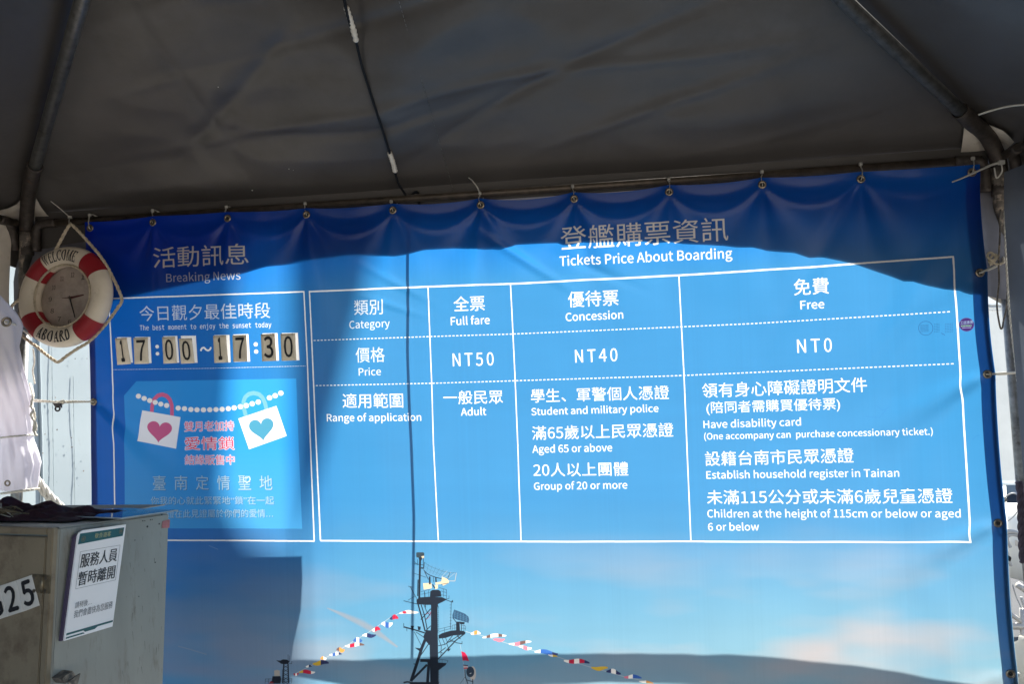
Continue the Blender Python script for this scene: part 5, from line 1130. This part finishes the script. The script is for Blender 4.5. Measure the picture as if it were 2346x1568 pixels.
# ================================================================== cords on the right post
bm = bmesh.new(); rope(bm, catmull([P(2303, 482, 0.0), P(2304.5, 540, 0.0), P(2308, 620, 0.0), P(2312, 690, 0.0), P(2320, 770, 0.0), P(2328, 830, 0.0), P(2333, 880, 0.0)], 6), 0.0048, 0.015)
tag(link('white_rope', bm, M_ropew, None, True), 'white twisted cord hanging down along the right post', 'cord')
bm = bmesh.new(); tube(bm, catmull([P(2292, 480, 0.0), P(2291, 540, -0.005), P(2288, 600, 0.0), P(2289, 650, 0.0), P(2284, 700, 0.0), P(2291, 748, 0.0), P(2296, 752, 0.0), P(2299, 735, 0.01), P(2306, 705, 0.01), P(2308, 670, 0.02)], 6), 0.0027, 7)
tag(link('brown_cord', bm, M_rust, None, True), 'thin brown cord dangling in a narrow loop before the right post', 'cord')
bm = bmesh.new()
for k in range(3): rope(bm, [Vector(P(2270+3*k, 588+5*k, 0.01)) + Vector((0.011*math.cos(t), -0.004+0.008*math.sin(t*1), 0.013*math.sin(t+k))) for t in np.linspace(0, 2*PI, 16)], 0.004, 0.014)
rope(bm, catmull([P(2273, 600, 0.0), P(2284, 606, 0.0), P(2298, 602, 0.01), P(2300, 590, 0.03)], 5), 0.004, 0.014); tag(link('cord_knot', bm, M_ropec, None, True), 'knotted dirty white cord round the right post beside the beige patch', 'knot')
bm = bmesh.new(); rope(bm, catmull([P(2333, 1105, 0.0), P(2338, 1130, 0.0), P(2340, 1200, 0.0), P(2344, 1290, 0.0)], 6), 0.011, 0.03, 3, 7); tag(link('dark_rope', bm, M_darkrope, None, True), 'dark purple braided rope at the right edge beside the heart wire', 'rope')

# ================================================================== steel cabinet
CY, CT1, CT2, CDEP = -0.1833, -0.1030, -0.0175, 0.329
def rot(a, b, c):
    Rz = np.array([[math.cos(a), -math.sin(a), 0], [math.sin(a), math.cos(a), 0], [0, 0, 1]]); Rx = np.array([[1, 0, 0], [0, math.cos(b), -math.sin(b)], [0, math.sin(b), math.cos(b)]]); Ry = np.array([[math.cos(c), 0, math.sin(c)], [0, 1, 0], [-math.sin(c), 0, math.cos(c)]])
    return Rz @ Rx @ Ry
MC = rot(CY, CT1, CT2); CN = PD(132, 1210, 2.0); AX, AY, AZ = MC[:, 0], MC[:, 1], MC[:, 2]
def cab(x, y, z): return CN + AX*x + AY*y + AZ*z
def on_front(px, py, off=0.0): return on_plane(px, py, CN - AY*off, AY)
def on_side(px, py, off=0.0): return on_plane(px, py, CN + AX*off, AX)
cabinet = thing('steel_cabinet', 'scuffed grey steel cabinet in the lower left corner with a notice on its side', 'cabinet', tuple(cab(-0.3, 0.16, -1.1)))
CWID = 0.62
def foot(x, y):
    p = cab(x, y, 0); return p + AZ*(-(p[2]-0.0)/AZ[2])
bm = bmesh.new(); tops = [cab(-CWID, 0.004, 0), cab(0, 0.004, 0), cab(0, CDEP, 0), cab(-CWID, CDEP, 0)]; bots = [foot(-CWID, 0.004), foot(0, 0.004), foot(0, CDEP), foot(-CWID, CDEP)]
tv = [bm.verts.new(p) for p in tops]; bv = [bm.verts.new(p) for p in bots]
bm.faces.new(tv); bm.faces.new(bv[::-1])
for i in range(4): bm.faces.new((bv[i], bv[(i+1) % 4], tv[(i+1) % 4], tv[i]))
recalc(bm); bmesh.ops.bevel(bm, geom=list(bm.edges), offset=0.004, segments=3, affect='EDGES'); link('body', bm, M_cab_side, cabinet, False)
def loc_front(px, py): p = on_front(px, py); d = p-CN; return (d @ AX, d @ AZ)
hx0, hz0 = loc_front(115.5, 1228); hx1, _ = loc_front(97.5, 1568)
xd = hx0                                           # hinge line
def fbox(name, x0, z0, x1, z1, y0, y1, m, bev=0.002):
    bm = bmesh.new(); Mx = Matrix(((AX[0], AY[0], AZ[0], CN[0]), (AX[1], AY[1], AZ[1], CN[1]), (AX[2], AY[2], AZ[2], CN[2]), (0, 0, 0, 1)))
    box(bm, (x0, y0, z0), (x1, y1, z1), Mx); recalc(bm)
    if bev: bmesh.ops.bevel(bm, geom=list(bm.edges), offset=bev, segments=2, affect='EDGES')
    return bm
zb_ = -1.02
link('frame_stile', fbox('s', xd+0.0016, zb_, -0.001, 0.0, -0.010, 0.0035, M_cab_front), M_cab_front, cabinet)
link('frame_rail', fbox('s', -CWID, hz0+0.0025, xd+0.0010, 0.0, -0.010, 0.0035, M_cab_front), M_cab_front, cabinet)
door = link('door', fbox('d', -CWID+0.03, zb_, xd-0.0016, hz0-0.0025, -0.0095, 0.0035, M_cab_front), M_cab_front, cabinet)
# hinge with four screws
h0 = loc_front((0+485/4.48)/FULL, (1650+118/4.48)/FULL); h1 = loc_front((712/4.48)/FULL, (1650+378/4.48)/FULL)
hin = link('hinge', fbox('h', h0[0], h1[1], h1[0], h0[1], -0.0125, -0.0095, M_hinge, 0.0012), M_hinge, cabinet)
bm = bmesh.new(); tube(bm, [cab(xd, -0.014, h0[1]-0.002), cab(xd, -0.014, h1[1]+0.002)], 0.0042, 10); link('hinge_pin', bm, M_hinge, hin, True)
for sx, sy in ((525, 165), (672, 165), (518, 335), (660, 340)):
    q = loc_front(sx/4.48/FULL, (1650+sy/4.48)/FULL); bm = bmesh.new(); disc(bm, cab(q[0], -0.0125, q[1]), -AY, 0.0042, 0.0016, 12); link('screw', bm, M_brass, hin)
# number tiles on the door
zt4 = lambda pts: [on_front((x/7.128)/FULL, (1640+y/7.128)/FULL, 0.0105) for x, y in pts]
for ch, q, w, lab in (('5', ((367, 401), (680, 290), (840, 930), (512, 1054)), (0.20, 0.84), 'white tile with black 5 beside the cabinet hinge'), ('2', ((22, 516), (362, 402), (507, 1055), (180, 1158)), (0.20, 0.80), 'white tile with black 2 between its neighbours on the cabinet door'), ('G', ((-320, 626), (17, 517), (175, 1160), (-150, 1268)), (0.14, 0.86), 'white number tile cut off by the left edge of the picture')):
    cs = [np.array(p) for p in zt4(q)]; root = thing('door_tile', lab, 'number tile', tuple(sum(cs)/4), 'number tiles stuck on the cabinet door')
    bm = bmesh.new(); slab(bm, [tuple(p) for p in cs], tuple(-AY*0.003)); recalc(bm); bmesh.ops.bevel(bm, geom=list(bm.edges), offset=0.0007, segments=1, affect='EDGES'); link('tile', bm, M_tilewhite, root)
    text_mesh('character', ch, (lambda a, b2, cs=cs, w=w: bil(cs, w[0]+(w[1]-w[0])*a, 0.12+0.76*b2) - AY*0.0040), M_ink, root, F_CJK, 0.06)
# bracket handle low on the side
q = [on_side((x/2.6135)/FULL, (1400+y/2.6135)/FULL, 0.03) for x, y in ((468, 1530), (556, 1470), (580, 1510), (500, 1568))]
root_h = None
bm = bmesh.new(); slab(bm, [tuple(p) for p in q], tuple(-AX*0.028)); slab(bm, [tuple(p) for p in [on_side((x/2.6135)/FULL, (1400+y/2.6135)/FULL, 0.05) for x, y in ((530, 1545), (615, 1490), (590, 1590), (520, 1640))]], tuple(-AX*0.004)); recalc(bm); link('handle', bm, M_rust, cabinet)
# paint chips
bm = bmesh.new()
for x, y, r in ((1125, 366, 4), (1215, 345, 3.2), (1090, 322, 2.5), (1105, 321, 2), (1148, 314, 2.4), (1162, 312, 2), (1235, 275, 3), (1030, 470, 2), (1185, 640, 2.4), (1060, 900, 2)):
    disc(bm, on_side((x/2.6135)/FULL, (1400+y/2.6135)/FULL, 0.0001), AX, r*0.00050*1.3, 0.0006, 7)
link('paint_chip', bm, M_ink, cabinet)
bm = bmesh.new()
for k in range(26):
    x = random.uniform(930, 1240); y = random.uniform(420, 1500); l = random.uniform(10, 70); w = random.uniform(1.0, 2.6); dx = random.uniform(-6, 10)
    bm.faces.new([bm.verts.new(Vector(on_side((a/2.6135)/FULL, (1400+b/2.6135)/FULL, 0.0006))) for a, b in ((x, y), (x+w, y), (x+dx+w*0.4, y+l), (x+dx, y+l))])
link('scratch', bm, M_joint, cabinet)
q = [on_side((x/2.6135)/FULL, (1400+y/2.6135)/FULL, 0.0008) for x, y in ((1240, 325), (1297, 310), (1293, 375), (1235, 378))]
bm = bmesh.new(); slab(bm, [tuple(p) for p in q], tuple(AX*0.0006)); recalc(bm); link('sticker', bm, M_sticker, cabinet)

# notice board on the cabinet's side
SQ = [on_side(x/FULL, y/FULL, 0.014) for x, y in ((225.7, 1552.5), (364.5, 1533.5), (325, 1832), (184.2, 1874))]
notice = thing('notice_sign', 'white notice with dark teal header and black Chinese lettering on the cabinet side', 'notice', tuple(sum(SQ)/4))
def sq(u, v, off=0.0): return bil(SQ, u, 1-v) + AX*off
bm = bmesh.new(); out = []
for (u, v, cu, cv) in ((0, 0, .07, .04), (1, 0, .03, .02), (1, 1, .03, .02), (0, 1, .03, .02)):
    if (u, v) == (0, 0): out += [sq(0, cv*1.3), sq(cu*.3, cv*.4), sq(cu*1.2, 0)]
    else: out.append(sq(u, v))
slab(bm, [tuple(p) for p in out], tuple(AX*0.004)); recalc(bm); link('panel', bm, M_board, notice)
bm = bmesh.new(); slab(bm, [tuple(sq(*k)) for k in ((-0.035, 0.06), (0.004, 0.03), (0.004, 0.995), (-0.035, 1.0))], tuple(-AX*0.008)); recalc(bm); link('edge_shadow_strip', bm, M_boardshadow, notice)  # dark purple strip stands in for the shadow beside the raised notice
def sprint(name, pts, m, off=0.0045):
    bm = bmesh.new(); bm.faces.new([bm.verts.new(sq(u, v, off)) for u, v in pts]); return link(name, bm, m, notice)
sprint('header_band', [(0.035, 0.028), (0.965, 0.028), (0.955, 0.112), (0.018, 0.128)], M_teal)
bm = bmesh.new()
def fr(u0, v0, u1, v1, w=0.006, h=0.0028):
    for a, b2, c, d in ((u0, v0, u1, v0+h), (u0, v1-h, u1, v1), (u0, v0+h, u0+w, v1-h), (u1-w, v0+h, u1, v1-h)):
        bm.faces.new([bm.verts.new(sq(*k, 0.0045)) for k in ((a, b2), (c, b2), (c, d), (a, d))])
fr(0.085, 0.20, 0.925, 0.545); link('frame_line', bm, M_midgrey, notice)
def stext(body, u0, v0, u1, v1, m, bold=0.0, off=0.0046): text_mesh('lettering', body, lambda a, b2: sq(u0+(u1-u0)*a, v1+(v0-v1)*b2, off), m, notice, F_CJK, bold)
stext('敬告遊客', 0.34, 0.046, 0.68, 0.095, M_gold, 0.0, 0.0052); stext('服務人員', 0.115, 0.225, 0.885, 0.355, M_dkgrey, 0.005); stext('暫時離開', 0.115, 0.392, 0.885, 0.522, M_dkgrey, 0.005)
stext('請稍後…', 0.12, 0.668, 0.46, 0.728, M_midgrey); stext('我們會盡快為您服務', 0.12, 0.745, 0.93, 0.815, M_midgrey)
sprint('footer_band', [(0.02, 0.936), (0.985, 0.936), (0.985, 0.955), (0.66, 0.955), (0.60, 0.972), (0.40, 0.972), (0.36, 0.955), (0.02, 0.955)], M_teal); sprint('footer_line', [(0.02, 0.972), (0.36, 0.972), (0.40, 0.986), (0.02, 0.986)], M_teal)
for u, v in ((0.11, 0.082), (0.90, 0.062)):
    bm = bmesh.new()
    for r0, r1 in ((0.045, 0.036), (0.022, 0.0)):
        n = 16
        for k in range(n):
            t0, t1 = 2*PI*k/n, 2*PI*(k+1)/n; pts = [(u+r0*math.cos(t0), v+r0*0.6*math.sin(t0)), (u+r0*math.cos(t1), v+r0*0.6*math.sin(t1)), (u+r1*math.cos(t1), v+r1*0.6*math.sin(t1))]
            if r1: pts.append((u+r1*math.cos(t0), v+r1*0.6*math.sin(t0)))
            bm.faces.new([bm.verts.new(sq(*p, 0.0052)) for p in pts])
    link('emblem', bm, M_hinge, notice)

# clear acrylic sheet, card and bundle on the cabinet top
bm = bmesh.new(); slab(bm, [tuple(on_plane(x, y, CN + AZ*0.007, AZ)) for x, y in ((136, 1184.7), (278, 1190.3), (408, 1171.5), (287, 1167), (209, 1170.8))], tuple(AZ*0.003)); recalc(bm)
for f in bm.faces: f.material_index = 1 if abs(f.normal.dot(Vector(AZ))) < 0.5 else 0
tag(link('acrylic_sheet', bm, [M_acrylic, M_acryledge]), 'clear acrylic sheet lying on the cabinet and jutting over its far corner', 'acrylic sheet')
bm = bmesh.new(); slab(bm, [tuple(cab(*p)) for p in ((-0.50, 0.20, 0.004), (-0.12, 0.30, 0.004), (-0.10, CDEP+0.09, 0.010), (-0.48, CDEP+0.06, 0.006))], tuple(AZ*0.0025)); recalc(bm)
tag(link('cardboard_sheet', bm, M_card), 'pale cardboard sheet lying at the back of the cabinet top', 'cardboard')
bund = thing('cloth_bundle', 'crumpled dark maroon cloth tangled with twigs and string on the cabinet top', 'bundle', tuple(cab(-0.25, 0.12, 0.02)))
bm = bmesh.new()
def cf(u, v):
    x = -0.56 + 0.50*u; y = 0.02 + 0.22*v; env = math.sin(PI*min(1, max(0, v)))**0.7*(1-u**2.2)**0.6
    h = 0.004 + (0.040*env*(0.65 + 0.7*mnoise.noise(Vector((u*9, v*5, 2))) + 0.5*mnoise.noise(Vector((u*22, v*13, 7)))))
    return cab(x + 0.02*mnoise.noise(Vector((u*6, v*9, 1))), y + (0.06*u) + 0.02*mnoise.noise(Vector((u*12, v*5, 9))), max(h, 0.002))
sheet(bm, cf, 90, 40); link('cloth', bm, M_maroon, bund, True)
for k in range(26):
    u = random.uniform(-0.55, -0.20); bm = bmesh.new(); p = [cab(u + 0.05*t + random.uniform(-.012, .012), 0.012 + random.uniform(0, .07), 0.008 + 0.028*abs(math.sin(t*2.2+k)) + random.uniform(0, .008)) for t in np.linspace(-1.0, 1.0, 5)]
    tube(bm, catmull(p, 4), random.uniform(0.0012, 0.0024), 5); link('twig', bm, M_straw if k % 3 else M_card, bund, True)
bm = bmesh.new(); tube(bm, [cab(-0.30, 0.012, 0.018), cab(-0.255, 0.02, 0.016)], 0.012, 10); link('wrapper', bm, M_card, bund, True)

bpy.context.view_layer.update()
